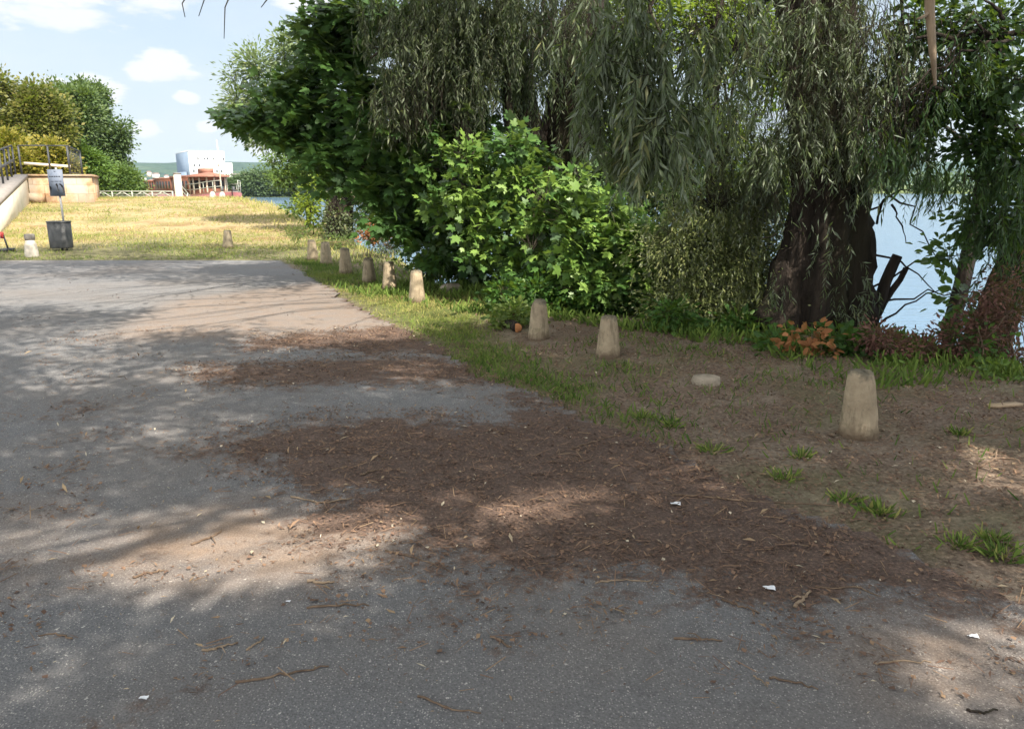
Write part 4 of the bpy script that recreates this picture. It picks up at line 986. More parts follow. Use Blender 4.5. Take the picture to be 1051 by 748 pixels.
a = Acc(); plate(a, [(-.46, -.12), (-.40, -.13), (-.36, -.20), (-.42, -.38), (-.46, -.36)], -.053); a.build('pictogram', M['black'], pn)
a = Acc(); plate(a, [(-.06, -.05), (.06, -.02), (.10, -.10), (.08, -.22), (.16, -.30), (.14, -.33), (.02, -.33), (.04, -.22), (.00, -.12)], -.053); a.build('pictogram', M['black'], pn)
a = Acc(); plate(a, [(.16, -.04), (.28, -.03), (.42, -.10), (.47, -.18), (.48, -.36), (.40, -.38), (.38, -.28), (.36, -.18), (.28, -.09)], -.053)
a.build('pictogram', M['black'], pn)
bn = thing('litter_bin', 'dark grey fluted litter bin on the pole under the notice board', 'bin', (p[0], p[1], z0))
bw, bh, bz = 20.5 * k, 26.5 * k, .07
a = Acc(); ns_ = 40; ang = np.arange(ns_) * 2 * PI / ns_
rad = np.where(np.arange(ns_) % 4 < 2, 1.0, .965)
ringp = lambda f, z: np.stack([np.sign(np.cos(ang)) * np.abs(np.cos(ang)) ** .6 * rad * bw / 2 * f, -.17 + np.sign(np.sin(ang)) * np.abs(np.sin(ang)) ** .6 * rad * bw / 2.6 * f, np.full(ns_, z)], 1)
R = [ringp(.965, bz), ringp(.98, bz + .02), ringp(1.0, bz + bh - .03), ringp(1.0, bz + bh - .03), ringp(.9, bz + bh - .03), ringp(.88, bz + .1)]
V = np.concatenate(R); i = np.arange(len(R) - 1)[:, None] * ns_; j = np.arange(ns_)[None]; kk = (j + 1) % ns_
a.add(V, [np.stack([i + j, i + kk, i + ns_ + kk, i + ns_ + j], -1).reshape(-1, 4), np.arange(ns_)[::-1][None], (np.arange(ns_) + (len(R) - 1) * ns_)[None]])
a.build('body', M['bin'], bn)
a = Acc(); q = ringp(1.04, bz + bh - .03); q2 = ringp(1.04, bz + bh); q3 = ringp(.9, bz + bh); q4 = ringp(.9, bz + bh - .03); V = np.concatenate([q, q2, q3, q4])
i = np.arange(3)[:, None] * ns_; a.add(V, np.stack([i + j, i + kk, i + ns_ + kk, i + ns_ + j], -1).reshape(-1, 4)); a.build('rim', M['railing'], bn)
a = Acc(); a.box((0, -.02, bz + .5 * bh), (.1, .05, .06)); a.build('bracket', M['railing'], bn)
a = Acc(); a.tube([(.0, -.15, -.1), (0, -.15, bz + .005)], .03, 10); a.build('foot', M['railing'], bn)

# ------------------------------------------------------------------ ramp with cream wall, landing of sandstone blocks, railings
g = lambda px, py, Y: pt(px, py, Y)
YN, YF = 22.5, 36.0
rA, rB = g(-14, 240, 21.0), g(31, 206, YF)        # foot of the ramp wall, near and far
zA, zB = .25, gz(rB[0], rB[1]); tA = g(-14, 219, 21.0)[2]; tB = g(31, 179, YF)[2]
dr = nrm(np.array([rB[0] - rA[0], rB[1] - rA[1], 0])); lf = np.array([-dr[1], dr[0], 0.0])
RW = 2.6
rp = thing('ramp', 'sloping cream walled ramp with grey coping rising to the stone landing', 'ramp', (rA[0], rA[1], 0))
def prism(acc, poly_side, off0, off1):
    """poly_side: list of (along, z) swept sideways from off0 to off1 (metres left of the wall face)"""
    n_ = len(poly_side); o0 = np.array([rA[0], rA[1], 0])
    P = [o0 + dr * s_ + lf * off0 + np.array([0, 0, z]) for s_, z in poly_side]; Q = [o0 + dr * s_ + lf * off1 + np.array([0, 0, z]) for s_, z in poly_side]
    acc.add(np.array(P + Q), [np.arange(n_)[None], (np.arange(n_)[::-1] + n_)[None], np.array([[(i + 1) % n_, i, i + n_, (i + 1) % n_ + n_] for i in range(n_)])])
LR = float(np.linalg.norm((rB - rA)[:2]))
a = Acc(); prism(a, [(0, -.4), (LR, -.4), (LR, tB - .16), (0, tA - .16)], 0, .35); a.build('wall', M['render'], rp, rp.location)
a = Acc(); prism(a, [(0, tA - .158), (LR, tB - .158), (LR, tB), (0, tA)], -.05, .45); a.build('coping', M['coping'], rp, rp.location)
a = Acc(); prism(a, [(0, -.4), (LR, -.4), (LR, tB - .10), (0, tA - .10)], .452, RW); a.build('walkway', M['coping'], rp, rp.location)
# stone landing
lB = g(31, 207, YF + .02); lC = g(97, 207, YF + .3); lz = g(60, 179, YF)[2]
ld = thing('stone_landing', 'square landing wall of tan stone blocks behind the notice board', 'wall', (lB[0], lB[1], 0))
fw = nrm(np.array([lC[0] - lB[0], lC[1] - lB[1], 0])); bk = np.array([-fw[1], fw[0], 0.0]); LW = float(np.linalg.norm((lC - lB)[:2]))
bk_ = nrm((g(104, 207, 44) - lC) * [1, 1, 0])
a = Acc(); core = [lB + fw * .03, lB + fw * LW, lB + fw * LW + bk_ * 7.7, lB + fw * .03 + bk_ * 7.7]
V = [np.array([c[0], c[1], z]) for z in (-.2, lz - .12) for c in core]; a.add(V, np.array([[3, 2, 1, 0], [4, 5, 6, 7], [0, 1, 5, 4], [1, 2, 6, 5], [2, 3, 7, 6], [3, 0, 4, 7]]))
a.build('wall', M['sandstone'], ld, ld.location)
a = Acc(); core = [lB + fw * -.05 - bk * .05, lB + fw * (LW + .06) - bk * .05, lB + fw * (LW + .06) + bk_ * 7.8, lB - fw * .05 + bk_ * 7.8]
V = [np.array([c[0], c[1], z]) for z in (lz - .098, lz) for c in core]; a.add(V, np.array([[3, 2, 1, 0], [4, 5, 6, 7], [0, 1, 5, 4], [1, 2, 6, 5], [2, 3, 7, 6], [3, 0, 4, 7]])); a.build('cap_slab', M['sandstone'], ld, ld.location)
a = Acc(); a.box(lB + fw * .35 - bk * .22 + np.array([0, 0, -lB[2] + gz(lB[0], lB[1]) + .22]), (.75, .4, .42), .1); so_ = solo(a, 'stone_block', M['sandstone'], 'loose tan stone block at the foot of the landing wall beside the ramp', 'stone', (lB[0], lB[1] - .2, gz(lB[0], lB[1])))
# railing on the ramp
rl = thing('ramp_railing', 'dark metal handrail with balusters climbing the ramp at the left edge', 'railing', (rA[0], rA[1], 0))
o0 = np.array([rA[0], rA[1], 0]); off = .42
def rpt(s_, z, o_=off): return o0 + dr * s_ + lf * o_ + np.array([0, 0, tA + (tB - tA) * s_ / LR - .1 + z])
a = Acc(); a.bar(rpt(0, 1.35), rpt(LR, 1.35), .05, .06); a.build('handrail', M['railing'], rl, rl.location)
a = Acc(); a.bar(rpt(0, .72), rpt(LR, .72), .06, .09); a.build('lower_rail', M['railing'], rl, rl.location)
for s_ in np.linspace(1.2, LR, 9):
    a = Acc(); a.bar(rpt(s_, -.02), rpt(s_, 1.32), .055); a.build('post', M['railing'], rl, rl.location)
# railing on the landing
lr = thing('landing_railing', 'dark metal railing round the top of the stone landing', 'railing', (lB[0], lB[1], lz))
def lpt(x, y, z): return np.array([lB[0], lB[1], lz]) + fw * x + bk_ * y + np.array([0, 0, z])
ch = [(-.25, .5), (LW * .36, .5), (LW - .95, .5), (LW - .75, 7.2)]
a = Acc()
for u, v in zip(ch[:-1], ch[1:]): a.bar(lpt(*u, 1.28), lpt(*v, 1.28), .05, .05)
a.build('handrail', M['railing'], lr, lr.location)
a = Acc(); a.bar(lpt(-.1, .58, .50), lpt(LW - .9, .58, .36), .05, .12); a.build('beam', M['cream'], lr, lr.location)
for u in ch:
    a = Acc(); a.bar(lpt(*u, 0), lpt(*u, 1.26), .06); a.build('post', M['railing'], lr, lr.location)
a = Acc()
for t in np.linspace(.1, .9, 8):
    q = (ch[2][0] + (ch[3][0] - ch[2][0]) * t, ch[2][1] + (ch[3][1] - ch[2][1]) * t); a.bar(lpt(*q, .1), lpt(*q, 1.255), .02)
a.bar(lpt(*ch[2], .1), lpt(*ch[3], .1), .03); a.build('baluster_panel', M['railing'], lr, lr.location)

# red and white barrier at the left edge
p = at(-4, 260); z0 = gz(p[0], p[1]); tb = thing('road_barrier', 'small red and white barrier board with a dark foot at the left edge', 'barrier', (p[0], p[1], z0))
a = Acc(); a.box((0, 0, .40), (.5, .03, .16), .0); a.build('board', M['red'], tb)
for x_ in (.12, -.12):
    a = Acc(); a.box((x_, -.0175, .40), (.11, .004, .155)); a.build('white_stripe', M['paper'], tb)
for x_ in (.22, -.22):
    a = Acc(); a.bar((x_, .02, .46), (x_ * 1.5, -.02, .05), .03); a.box((x_ * 1.4, -.02, .04), (.2, .3, .08)); a.build('foot', M['railing'], tb)

# ------------------------------------------------------------------ quay fence and pillar
f0, f1 = g(96, 207, 47), g(178, 207, 46); fz = gz(f1[0], f1[1]); hf = g(130, 196.5, 46.5)[2] - fz
fn = thing('quay_fence', 'low pale metal fence with crossed braces along the quay left of the pillar', 'fence', (f0[0], f0[1], fz))
fd = nrm((f1 - f0) * [1, 1, 0]); FL = float(np.linalg.norm((f1 - f0)[:2])); base = np.array([f0[0], f0[1], fz])
fp = lambda s_, z: base + fd * s_ + np.array([0, 0, z])
a = Acc(); a.bar(fp(0, hf), fp(FL, hf), .06); a.build('top_rail', M['fence'], fn, fn.location)
a = Acc(); a.bar(fp(0, hf * .55), fp(FL, hf * .55), .035); a.bar(fp(0, .08), fp(FL, .08), .035); a.build('lower_rail', M['fence'], fn, fn.location)
nb = 4
for q in range(nb + 1):
    a = Acc(); a.bar(fp(FL * q / nb, -.2), fp(FL * q / nb, hf), .07); a.build('post', M['fence'], fn, fn.location)
for q in range(nb):
    a = Acc(); s0, s1 = FL * q / nb, FL * (q + 1) / nb; sm = (s0 + s1) / 2; a.bar(fp(s0 + .1, .05), fp(sm, hf * .95), .055); a.bar(fp(s1 - .1, .05), fp(sm, hf * .95), .055); a.build('brace', M['fence'], fn, fn.location)
f2, f3 = g(186, 207, 48), g(206, 207, 52); f2g = np.array([f2[0], f2[1], gz(f2[0], f2[1])]); f3g = np.array([f3[0], f3[1], gz(f3[0], f3[1])])
qr = thing('quay_railing', 'short pale railing between the quay pillar and the boat', 'railing', f2g)
for zz_ in (.35, .62, .9):
    a = Acc(); a.bar(f2g + [0, 0, zz_], f3g + [0, 0, zz_], .04); a.build('rail', M['fence'], qr, qr.location)
for t in (0, .33, .66, 1):
    q = f2g + (f3g - f2g) * t; a = Acc(); a.bar(q - [0, 0, .2], q + [0, 0, .92], .06); a.build('post', M['fence'], qr, qr.location)
p = g(184.5, 208, 46); z0 = gz(p[0], p[1]); hp = g(184, 178, 46)[2] - z0
pl = thing('quay_pillar', 'cream round concrete pillar standing on the dry grass crest before the boat', 'pillar', (p[0], p[1], z0))
a = Acc(); a.lathe((0, 0, 0), [(.22, -.3), (.21, .02), (.20, hp * .96)], 20, .01); a.build('shaft', M['cream'], pl, smooth=True)
a = Acc(); a.lathe((0, 0, hp * .962), [(.215, 0), (.225, .03), (.22, .07), (.1, .085)], 20, .02); a.build('cap', M['greystone'], pl)

# ------------------------------------------------------------------ restaurant barge moored behind the crest
bow = g(239, 207, 62); stern = g(141, 205, 106)
bow[2] = stern[2] = WZ
bd = nrm(stern - bow); bl = np.array([bd[1], -bd[0], 0.0])           # bl = starboard side, towards the open river
BL = float(np.linalg.norm(stern - bow)); BW = 2.5
bt = thing('river_barge', 'moored wooden restaurant barge with a red hull and glazed round front cabin', 'boat', tuple(bow))
B = lambda s_, y, z: bow + bd * s_ + bl * (y * .74) + np.array([0, 0, z])
zt = lambda py, Y: CAMZ + (190 - py) * Y / F_PX - WZ                     # height above water of a photo row at depth Y
dk = zt(201, 64)
secs = np.array([0, .6, 1.6, 3.2, 5.5, 9, 20, BL - 2, BL]); wid = np.array([.06, .9, 1.5, 2.05, 2.4, 2.5, 2.5, 2.4, 1.9])
a = Acc(); cols = []
for s_, wv in zip(secs, wid):
    up_ = dk + .35 * max(0, 1 - s_ / 6)
    cols.append([B(s_ + .5 * max(0, 1 - s_ / 3), -wv * .75, -.3), B(s_, -wv, up_ * .75), B(s_, -wv * 1.02, up_), B(s_, wv * 1.02, up_), B(s_, wv, up_ * .75), B(s_ + .5 * max(0, 1 - s_ / 3), wv * .75, -.3)])
V = np.array(cols).reshape(-1, 3); ns_ = 6; i = np.arange(len(secs) - 1)[:, None] * ns_; j = np.arange(5)[None]
a.add(V, [np.stack([i + j, i + j + 1, i + ns_ + j + 1, i + ns_ + j], -1).reshape(-1, 4), np.arange(6)[None], (np.arange(6)[::-1] + (len(secs) - 1) * 6)[None]]); a.build('hull', M['hullred'], bt, bt.location)
a = Acc(); cols = [[B(s_, -wv * .98, dk + .35 * max(0, 1 - s_ / 6) + .02), B(s_, wv * .98, dk + .35 * max(0, 1 - s_ / 6) + .02)] for s_, wv in zip(secs, wid)]; V = np.array(cols).reshape(-1, 3)
V = np.concatenate([V, V + [0, 0, .1]]); n_ = len(secs) * 2; i = np.arange(len(secs) - 1) * 2
a.add(V, [np.stack([i, i + 1, i + 3, i + 2], -1) + n_, np.stack([i, i + 2, i + 2 + n_, i + n_], -1), np.stack([i + 1, i + 1 + n_, i + 3 + n_, i + 3], -1)]); a.build('deck', M['hullpale'], bt, bt.location)
# long cabin stepping down aft
zr = zt(182.5, 70)
c0 = 8.5
for q, (s0, s1, z1) in enumerate([(c0, 17, zr), (17, 27, zr - .1), (27, BL - 1.5, zr - .3)]):
    a = Acc(); V = [B(s_, y, z) for z in (dk, z1) for s_, y in ((s0 + .01 * q, -2.0 + .01 * q), (s1, -2.0 + .01 * q), (s1, 2.0 - .01 * q), (s0 + .01 * q, 2.0 - .01 * q))]
    Fb = np.array([[0, 1, 2, 3], [7, 6, 5, 4], [4, 5, 1, 0], [5, 6, 2, 1], [6, 7, 3, 2], [7, 4, 0, 3]]); a.add(V, Fb); cb = a.build('cabin', M['boatwood'], bt, bt.location)
    a = Acc(); V = [B(s_, y, z) for z in (z1 + .005, z1 + .16) for s_, y in ((s0 - .2, -2.25), (s1 - .02, -2.25), (s1 - .02, 2.25), (s0 - .2, 2.25))]; a.add(V, Fb); a.build('roof', M['boatroof'], cb, bt.location)
    for s_ in np.arange(s0 + 1.0, s1 - .9, 1.7):
        for y in (-2.012, 2.012):
            if y > 0 and s_ > 12: continue
            a = Acc(); V = [B(u, y + e, z) for e in (-.01, .01) for u, z in ((s_, dk + .55), (s_ + .9, dk + .55), (s_ + .9, dk + 1.25), (s_, dk + 1.25))]; a.add(V, Fb); a.build('window', M['glassdark'], cb, bt.location)
# rounded glazed front with posts and awning
na = 9; th = np.linspace(-PI / 2, PI / 2, na); fr = [(c0 - 2.6 * math.cos(t), 1.95 * math.sin(t)) for t in th]
for z0_, z1_ in ((dk, dk + .62), (zr - .28, zr + .02)):
    V = np.array([B(s_, y_, z) for z in (z0_, z1_) for s_, y_ in fr]); i = np.arange(na - 1)
    a = Acc(); a.add(V, np.stack([i, i + 1, i + 1 + na, i + na], 1)); a.build('front_panel', M['boatwood'], bt, bt.location)
for (s0, y0), (s1, y1) in zip(fr[:-1], fr[1:]):
    a = Acc(); V = [B(s0 + .05, y0 * .97, dk + .62), B(s1 + .05, y1 * .97, dk + .62), B(s1 + .05, y1 * .97, zr - .28), B(s0 + .05, y0 * .97, zr - .28)]; a.add(V + [v + bd * .03 for v in V], Fb); a.build('front_window', M['glassdark'], bt, bt.location)
for s0, y0 in fr:
    a = Acc(); a.tube([B(s0 - .02, y0 * 1.02, dk), B(s0 - .02, y0 * 1.02, zr)], .075, 8); a.build('post', M['cream'], bt, bt.location)
a = Acc(); P = [(c0 - 3.3 * math.cos(t), 2.35 * math.sin(t)) for t in np.linspace(-PI / 2, PI / 2, 13)] + [(c0 + .3, 2.35), (c0 + .3, -2.35)]; n_ = len(P)
V = [B(s_, y, zr + .03) for s_, y in P] + [B(s_, y, zr + .14) for s_, y in P] + [B(c0 - .8, 0, zr + .45)]
a.add(V, [np.arange(n_)[None], np.array([[i, (i + 1) % n_, (i + 1) % n_ + n_, i + n_] for i in range(n_)]), np.array([[i + n_, (i + 1) % n_ + n_, 2 * n_] for i in range(n_)])]); aw = a.build('awning_roof', M['boatroof'], bt, bt.location)
a = Acc(); V = [B(s_, y, z) for z in (zr + .3, zr + .75) for s_, y in ((c0 - .6, -.6), (c0 + 1.4, -.6), (c0 + 1.4, .6), (c0 - .6, .6))]; a.add(V, Fb); a.build('skylight', M['boatroof'], aw, bt.location)
# bow rail, mast
pts = [(s_, y * .96) for s_, y in zip(secs[1:6], -wid[1:6])]
for sgn in (1, -1):
    for zz_ in (.5, .95):
        a = Acc(); a.tube([B(s_, y * sgn, dk + .35 * max(0, 1 - s_ / 6) + zz_) for s_, y in pts], .03, 6); a.build('bow_rail', M['fence'], bt, bt.location)
    for s_, y in pts:
        a = Acc(); zb = dk + .35 * max(0, 1 - s_ / 6); a.tube([B(s_, y * sgn, zb), B(s_, y * sgn, zb + .97)], .03, 6); a.build('rail_post', M['fence'], bt, bt.location)
a = Acc(); a.tube([B(3.6, 0, dk + .1), B(3.6, 0, dk + 2.6), B(3.7, 0, zt(146, 64))], [.07, .05, .025], 8); a.build('mast', M['cream'], bt, bt.location)
for y_ in (-.6, .6):
    a = Acc(); a.tube([B(1.3, y_, dk + .2), B(1.3, y_, dk + .8)], .12, 8); a.build('mooring_bitt', M['railing'], bt, bt.location)

# ------------------------------------------------------------------ white silo building and works on the far bank
ang = math.radians(31); nf = np.array([math.sin(ang), -math.cos(ang), 0]); nl = np.array([-math.cos(ang), -math.sin(ang), 0])
YD = 600; corner = g(196, 190, YD); corner[2] = -1.5
zt2 = lambda py: CAMZ + (190 - py) * YD / F_PX
WB_, DB_ = 26.0, 60.0
sb = thing('silo_building', 'tall white concrete mill building with small windows behind the barge', 'building', tuple(corner))
def block(x0, x1, d0, d1, z0, z1, name, mat, parent=sb):
    a = Acc(); V = [corner * [1, 1, 0] - nl * x - nf * d + [0, 0, z] for z in (z0, z1) for x, d in ((x0, d0), (x1, d0), (x1, d1), (x0, d1))]
    a.add(V, np.array([[3, 2, 1, 0], [4, 5, 6, 7], [0, 1, 5, 4], [1, 2, 6, 5], [2, 3, 7, 6], [3, 0, 4, 7]])); return a.build(name, mat, parent, corner)
zt_ = zt2(157.5)
block(0, WB_, 0, DB_, -2, zt_, 'tower', M['white'])
block(-.25, WB_ + .25, -.25, DB_ + .25, zt_ + .01, zt_ + .7, 'parapet', M['white'])
block(WB_ + .02, WB_ + 5.5, .5, DB_ - 3, -2, zt2(168), 'side_wing', M['white'])
block(-3, -.3, DB_ * .15, DB_, -2, zt2(177), 'low_wing', M['side_shade'])
block(-.2, -.02, .05, DB_ - .05, -2, zt_ - .05, 'side_shade_slab', M['side_shade'])  # shaded left face of the tower imitated by a blue-grey slab
for row, pxs in [(164, [205, 211.5, 215, 221, 227, 232]), (170.5, [200.5, 206, 226]), (176, [199.5, 224, 226.5, 229])]:
    for px in pxs:
        x = (px - 196) / 38.0 * WB_; z = zt2(row); block(x, x + 1.1, -.06, -.01, z - .95, z + .95, 'window', M['window'])
for x0, x1 in [(5.5, 12), (18, 24)]:
    for q in np.linspace(x0, x1, 7): block(q, q + .65, -.06, -.01, zt2(160.5) - .35, zt2(160.5) + .35, 'wall_lettering', M['window'])
c2 = g(239, 190, 560)
wk = thing('works_shed', 'long low white shed right of the tall mill building', 'shed', (c2[0], c2[1], -1.5))
a = Acc(); V = [np.array([c2[0] + dx, c2[1] + dy + dx * .1, z]) for z in (-2, CAMZ + 9 * 560 / F_PX) for dx, dy in ((0, 0), (34, 0), (34, 14), (0, 14))]; Fq = np.array([[3, 2, 1, 0], [4, 5, 6, 7], [0, 1, 5, 4], [1, 2, 6, 5], [2, 3, 7, 6], [3, 0, 4, 7]]); a.add(V, Fq); a.build('wall', M['white'], wk, (c2[0], c2[1], -1.5))
a = Acc(); zz_ = CAMZ + 9 * 560 / F_PX; V = [np.array([c2[0] + dx, c2[1] + dy + dx * .1, z]) for z in (zz_ + .01, zz_ + 1.8) for dx, dy in ((-.5, -.5), (34.5, -.5), (34.5, 14.5), (-.5, 14.5))]; a.add(V, Fq); a.build('roof', M['coping'], wk, (c2[0], c2[1], -1.5))
# village houses on the slope
hs = [(132, 186, 13, 'cream'), (140, 181, 16, 'white'), (147, 184, 14, 'white'), (153, 178, 12, 'cream'), (160, 180, 20, 'white'), (166, 185, 12, 'cream'), (171, 182, 11, 'white'), (144, 188, 14, 'cream'), (156, 187, 15, 'white'), (136, 177, 10, 'white')]
names = ['lowest leftmost cream', 'tall white left', 'small white', 'upper cream', 'widest white', 'low cream right', 'white rightmost', 'lowest middle cream', 'low white middle', 'uppermost white']
for (px, py, wd, mt), nm in zip(hs, names):
    Y = 1500 + (190 - py) * 30; p = g(px, py, Y); hh = thing('house', f'{nm} house of the village on the far hillside', 'house', tuple(p), 'village houses on the far hillside')
    a = Acc(); wd = wd * .7; a.box((0, 0, -3), (wd, 9, 12)); a.build('wall', M[mt], hh)
    a = Acc(); x, y = wd / 2 + .4, 5; V = [(-x, -y, 3), (x, -y, 3), (x, y, 3), (-x, y, 3), (-x, 0, 5.5), (x, 0, 5.5)]; a.add(V, [np.array([[0, 1, 5, 4], [2, 3, 4, 5], [3, 2, 1, 0]]), np.array([[0, 4, 3], [1, 2, 5]])]); a.build('roof', M['rooftile'], hh)

# ------------------------------------------------------------------ trees left of the landing and on the far bank
def crown_tree(name, label, cat, px, py_base, Y, mat, crowns, size, nt=26, sub=9, tm=DIAMW, tint=.45, group=None):
    p = pt(px, py_base, Y); z = min(gz(p[0], p[1]), p[2]) if Y < 100 else gz(p[0], p[1])
    T = Tree(name, label, cat, (p[0], p[1], z), mat, 'bark', group)
    c_, r_ = cl(*crowns[0][:2], Y, crowns[0][2], crowns[0][3], 1)
    tp = np.array([c_[0], c_[1], c_[2] + r_[2] * .4])
    T.trunk([T.base - [0, 0, .5], T.base + (tp - T.base) * .4, tp], [.016 * (tp[2] - z) + .1, .013 * (tp[2] - z) + .06, .04], 10, .3, .08, 10)
    for cx_, cy_, rx, rz in crowns:
        C0, R0 = cl(cx_, cy_, Y, rx, rz, rx * Y / F_PX)
        for k in range(sub):
            d = nrm(rng.normal(size=3)); d[1] = -abs(d[1]) if rng.random() < .65 else d[1]
            q = C0 + d * R0 * (.55 + .35 * rng.random()); rr = R0 * (.30 + .16 * rng.random())
            T.limb(T.base + (tp - T.base) * (.4 + .5 * rng.random()), q, .01 * (tp[2] - z) + .02, .02, .05, 5, .05, 4)
            T.broad(q, rr, nt, 15, size, tint, tm, .7, .01, .5, .2)
    T.done(False); return T
crown_tree('broadleaf_tree', 'rounded olive brown tree tallest at the left edge behind the railing', 'tree', 10, 200, 52, 'olive', [(15, 115, 42, 36), (45, 135, 26, 36), (5, 150, 26, 30)], .26, 46, 13)
crown_tree('sumac_tree', 'yellow leaved bush behind the ramp railing', 'tree', 20, 200, 44, 'yellow', [(28, 165, 34, 24), (5, 158, 22, 24), (52, 178, 18, 18)], .22, 44, 10)
crown_tree('broadleaf_tree', 'mid green tree between the olive tree and the tall dark poplar', 'tree', 72, 200, 60, 'poplar', [(68, 128, 26, 36), (82, 115, 16, 26)], .26, 44, 12, tint=.7)
crown_tree('poplar_tree', 'tall dark grey green tree with a pointed top right of the left group', 'tree', 104, 200, 66, 'poplar', [(104, 140, 27, 38), (94, 110, 14, 24), (112, 158, 18, 26)], .26, 48, 13, tint=.35)
crown_tree('broadleaf_tree', 'bright green bush sloping down behind the landing railing', 'tree', 84, 202, 54, 'green', [(72, 160, 22, 26), (88, 172, 18, 22), (98, 185, 14, 14)], .22, 44, 10)
crown_tree('shrub', 'olive green low scrub right of the landing below the poplar', 'shrub', 118, 206, 60, 'alder', [(112, 182, 20, 18), (130, 190, 14, 10), (122, 197, 22, 7)], .22, 40, 9)
crown_tree('shrub', 'dark low bush under the yellow tree at the left edge', 'shrub', 2, 205, 46, 'poplar', [(2, 185, 18, 14), (30, 190, 20, 9)], .2, 36, 7, tint=.1)
fl = [(234, 186, 6), (241, 184, 7), (249, 187, 7), (256, 184, 6), (262, 180, 9), (270, 182, 8), (279, 180, 9), (288, 183, 8), (297, 180, 9), (306, 182, 9), (316, 180, 9), (326, 182, 9)]
nm = ['nearest the barge bow', 'tall second from the barge bow', 'low third from the barge bow', 'small fourth from the barge bow', 'tall fifth from the barge bow', 'sixth from the barge bow', 'tall seventh from the barge bow', 'behind the far left alder leaves', 'behind the middle of the small alder', 'half hidden right of the alder', 'behind the ivy trunk leaves', 'last before the dark maple']
for (px, py, r_), l_ in zip(fl, nm):
    p = pt(px, 203, 262); crown_tree('far_bank_tree', f'hazy green tree on the far river bank, {l_}', 'tree', px, 203, 262, 'farleaf', [(px, (py + 201) / 2, r_, (203 - py) / 2 + 1)], .9, 22, 10, group='trees on the far river bank')
# the wood farther along the opposite bank reads as one mass
wd = Acc(); W = Tree.__new__(Tree); acc = Acc()
P = []; S_ = []
fb = FAR_BANK[4:]
for k in range(420):
    i = rng.integers(0, 4); t = rng.random(); q = fb[i] + (fb[i + 1] - fb[i]) * t; q = q + np.array([0, 3 + 60 * rng.random() ** 2]); 
    R0 = np.array([3.4, 3.4, 3.8]) * (.7 + .7 * rng.random()); cpt = np.array([q[0], q[1], -1.2 + R0[2] * .9])
    d = nrm(rng.normal(size=(150, 3))); P.append(cpt + d * R0 * (.75 + .3 * rng.random((150, 1)))); S_.append(np.full(150, 1.4))
P = np.concatenate(P); S_ = np.concatenate(S_); inst(acc, DIAMW, P, rng.normal(size=P.shape), nrm(rng.normal(size=P.shape)) + [0, 0, .8], S_ * (.6 + .8 * rng.random(len(P))), np.repeat(rng.random(420), 150) * .7 + .3 * rng.random(len(P)))
tag(acc.build('far_wood', M['farleaf']), kind='stuff')

# ------------------------------------------------------------------ grass, leaf litter, twigs
def scatter(n_, x0, x1, y0, y1):
    return x0 + (x1 - x0) * rng.random(n_), y0 + (y1 - y0) * rng.random(n_)
def keep(x, y, pr):
    k_ = rng.random(len(x)) < pr; return x[k_], y[k_]
BLADE = (np.array([[-.07, 0, 0], [.07, 0, 0], [.05, .5, .02], [-.05, .5, .02], [0, 1, .22]]), np.array([[0, 1, 2, 3], [3, 2, 4, 4]]))
BLADE = (np.array([[-.06, 0, 0], [.06, 0, 0], [.03, .75, .08], [-.03, .75, .08]]), np.array([[0, 1, 2, 3]]))
gacc = Acc()
def grass(x, y, h, tint, lean=.5, zoff=0):
    n_ = len(x); z = ground_h(x, y) - .005 + zoff; P = np.stack([x, y, z], 1); D = nrm(np.stack([rng.normal(size=n_) * lean, rng.normal(size=n_) * lean, np.ones(n_)], 1)); Nn = rng.normal(size=(n_, 3)) * [1, 1, .1]
    inst(gacc, BLADE, P, D, Nn, h * (.5 + .9 * rng.random(n_)), tint)
GREEN = [([(300, 262), (420, 292), (480, 300), (515, 318), (480, 336), (520, 362), (610, 405), (580, 412), (505, 390), (430, 346), (390, 329), (330, 291)], 1.0), ([(600, 415), (650, 425), (720, 440), (700, 452), (640, 446)], .7), ([(640, 400), (700, 405), (690, 420), (640, 416)], .3), ([(560, 360), (620, 375), (760, 385), (900, 400), (880, 415), (700, 405), (600, 390)], .25), ([(780, 470), (850, 480), (950, 535), (1040, 570), (1040, 590), (900, 540), (800, 500)], .09), ([(600, 372), (780, 372), (1050, 395), (1050, 600), (800, 495), (690, 445)], .055), ([(620, 345), (800, 362), (1050, 385), (1050, 400), (800, 385), (560, 362)], .16)]
x, y = scatter(330000, -7, 4.5, 3.2, 17.5); pm = mask(x, y, GREEN, .5); pm *= .25 + 1.5 * np.clip(fbm(x * 2.2, y * 2.2, 41) - .38, 0, 1) * 2; pm = np.where(poly_sd(x, y, ASPH) < -.12, 0, pm); x, y = keep(x, y, pm)
sun_ = np.exp(-((y - 11) / 2.4) ** 2) * (x < .2); tn = .16 + .28 * sun_ + .40 * sun_ * fbm(x * 1.5, y * 1.5, 8) + .35 * np.clip(fbm(x * .9, y * .9, 61) - .5, 0, 1) * 2 + .12 * rng.normal(size=len(x))  # sunlit strip put into the colour: blades tinted lighter and yellower there
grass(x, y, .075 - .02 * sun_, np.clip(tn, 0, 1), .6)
x, y = scatter(90000, -24, -1.5, 16.4, 24); pm = .75 * np.clip(fbm(x * .7, y * 1.2, 43) - .25, 0, 1) * 1.8 * (side_dist(x, y, NEAR_BANK) < .6); pm = np.where(poly_sd(x, y, ASPH) < 0, 0, pm); x, y = keep(x, y, pm)
tn = .32 + .5 * fbm(x * .5, y * .7, 3) * sstep(17, 22, y) + .16 * rng.normal(size=len(x)); grass(x, y, .085, np.clip(tn, 0, 1), .7)
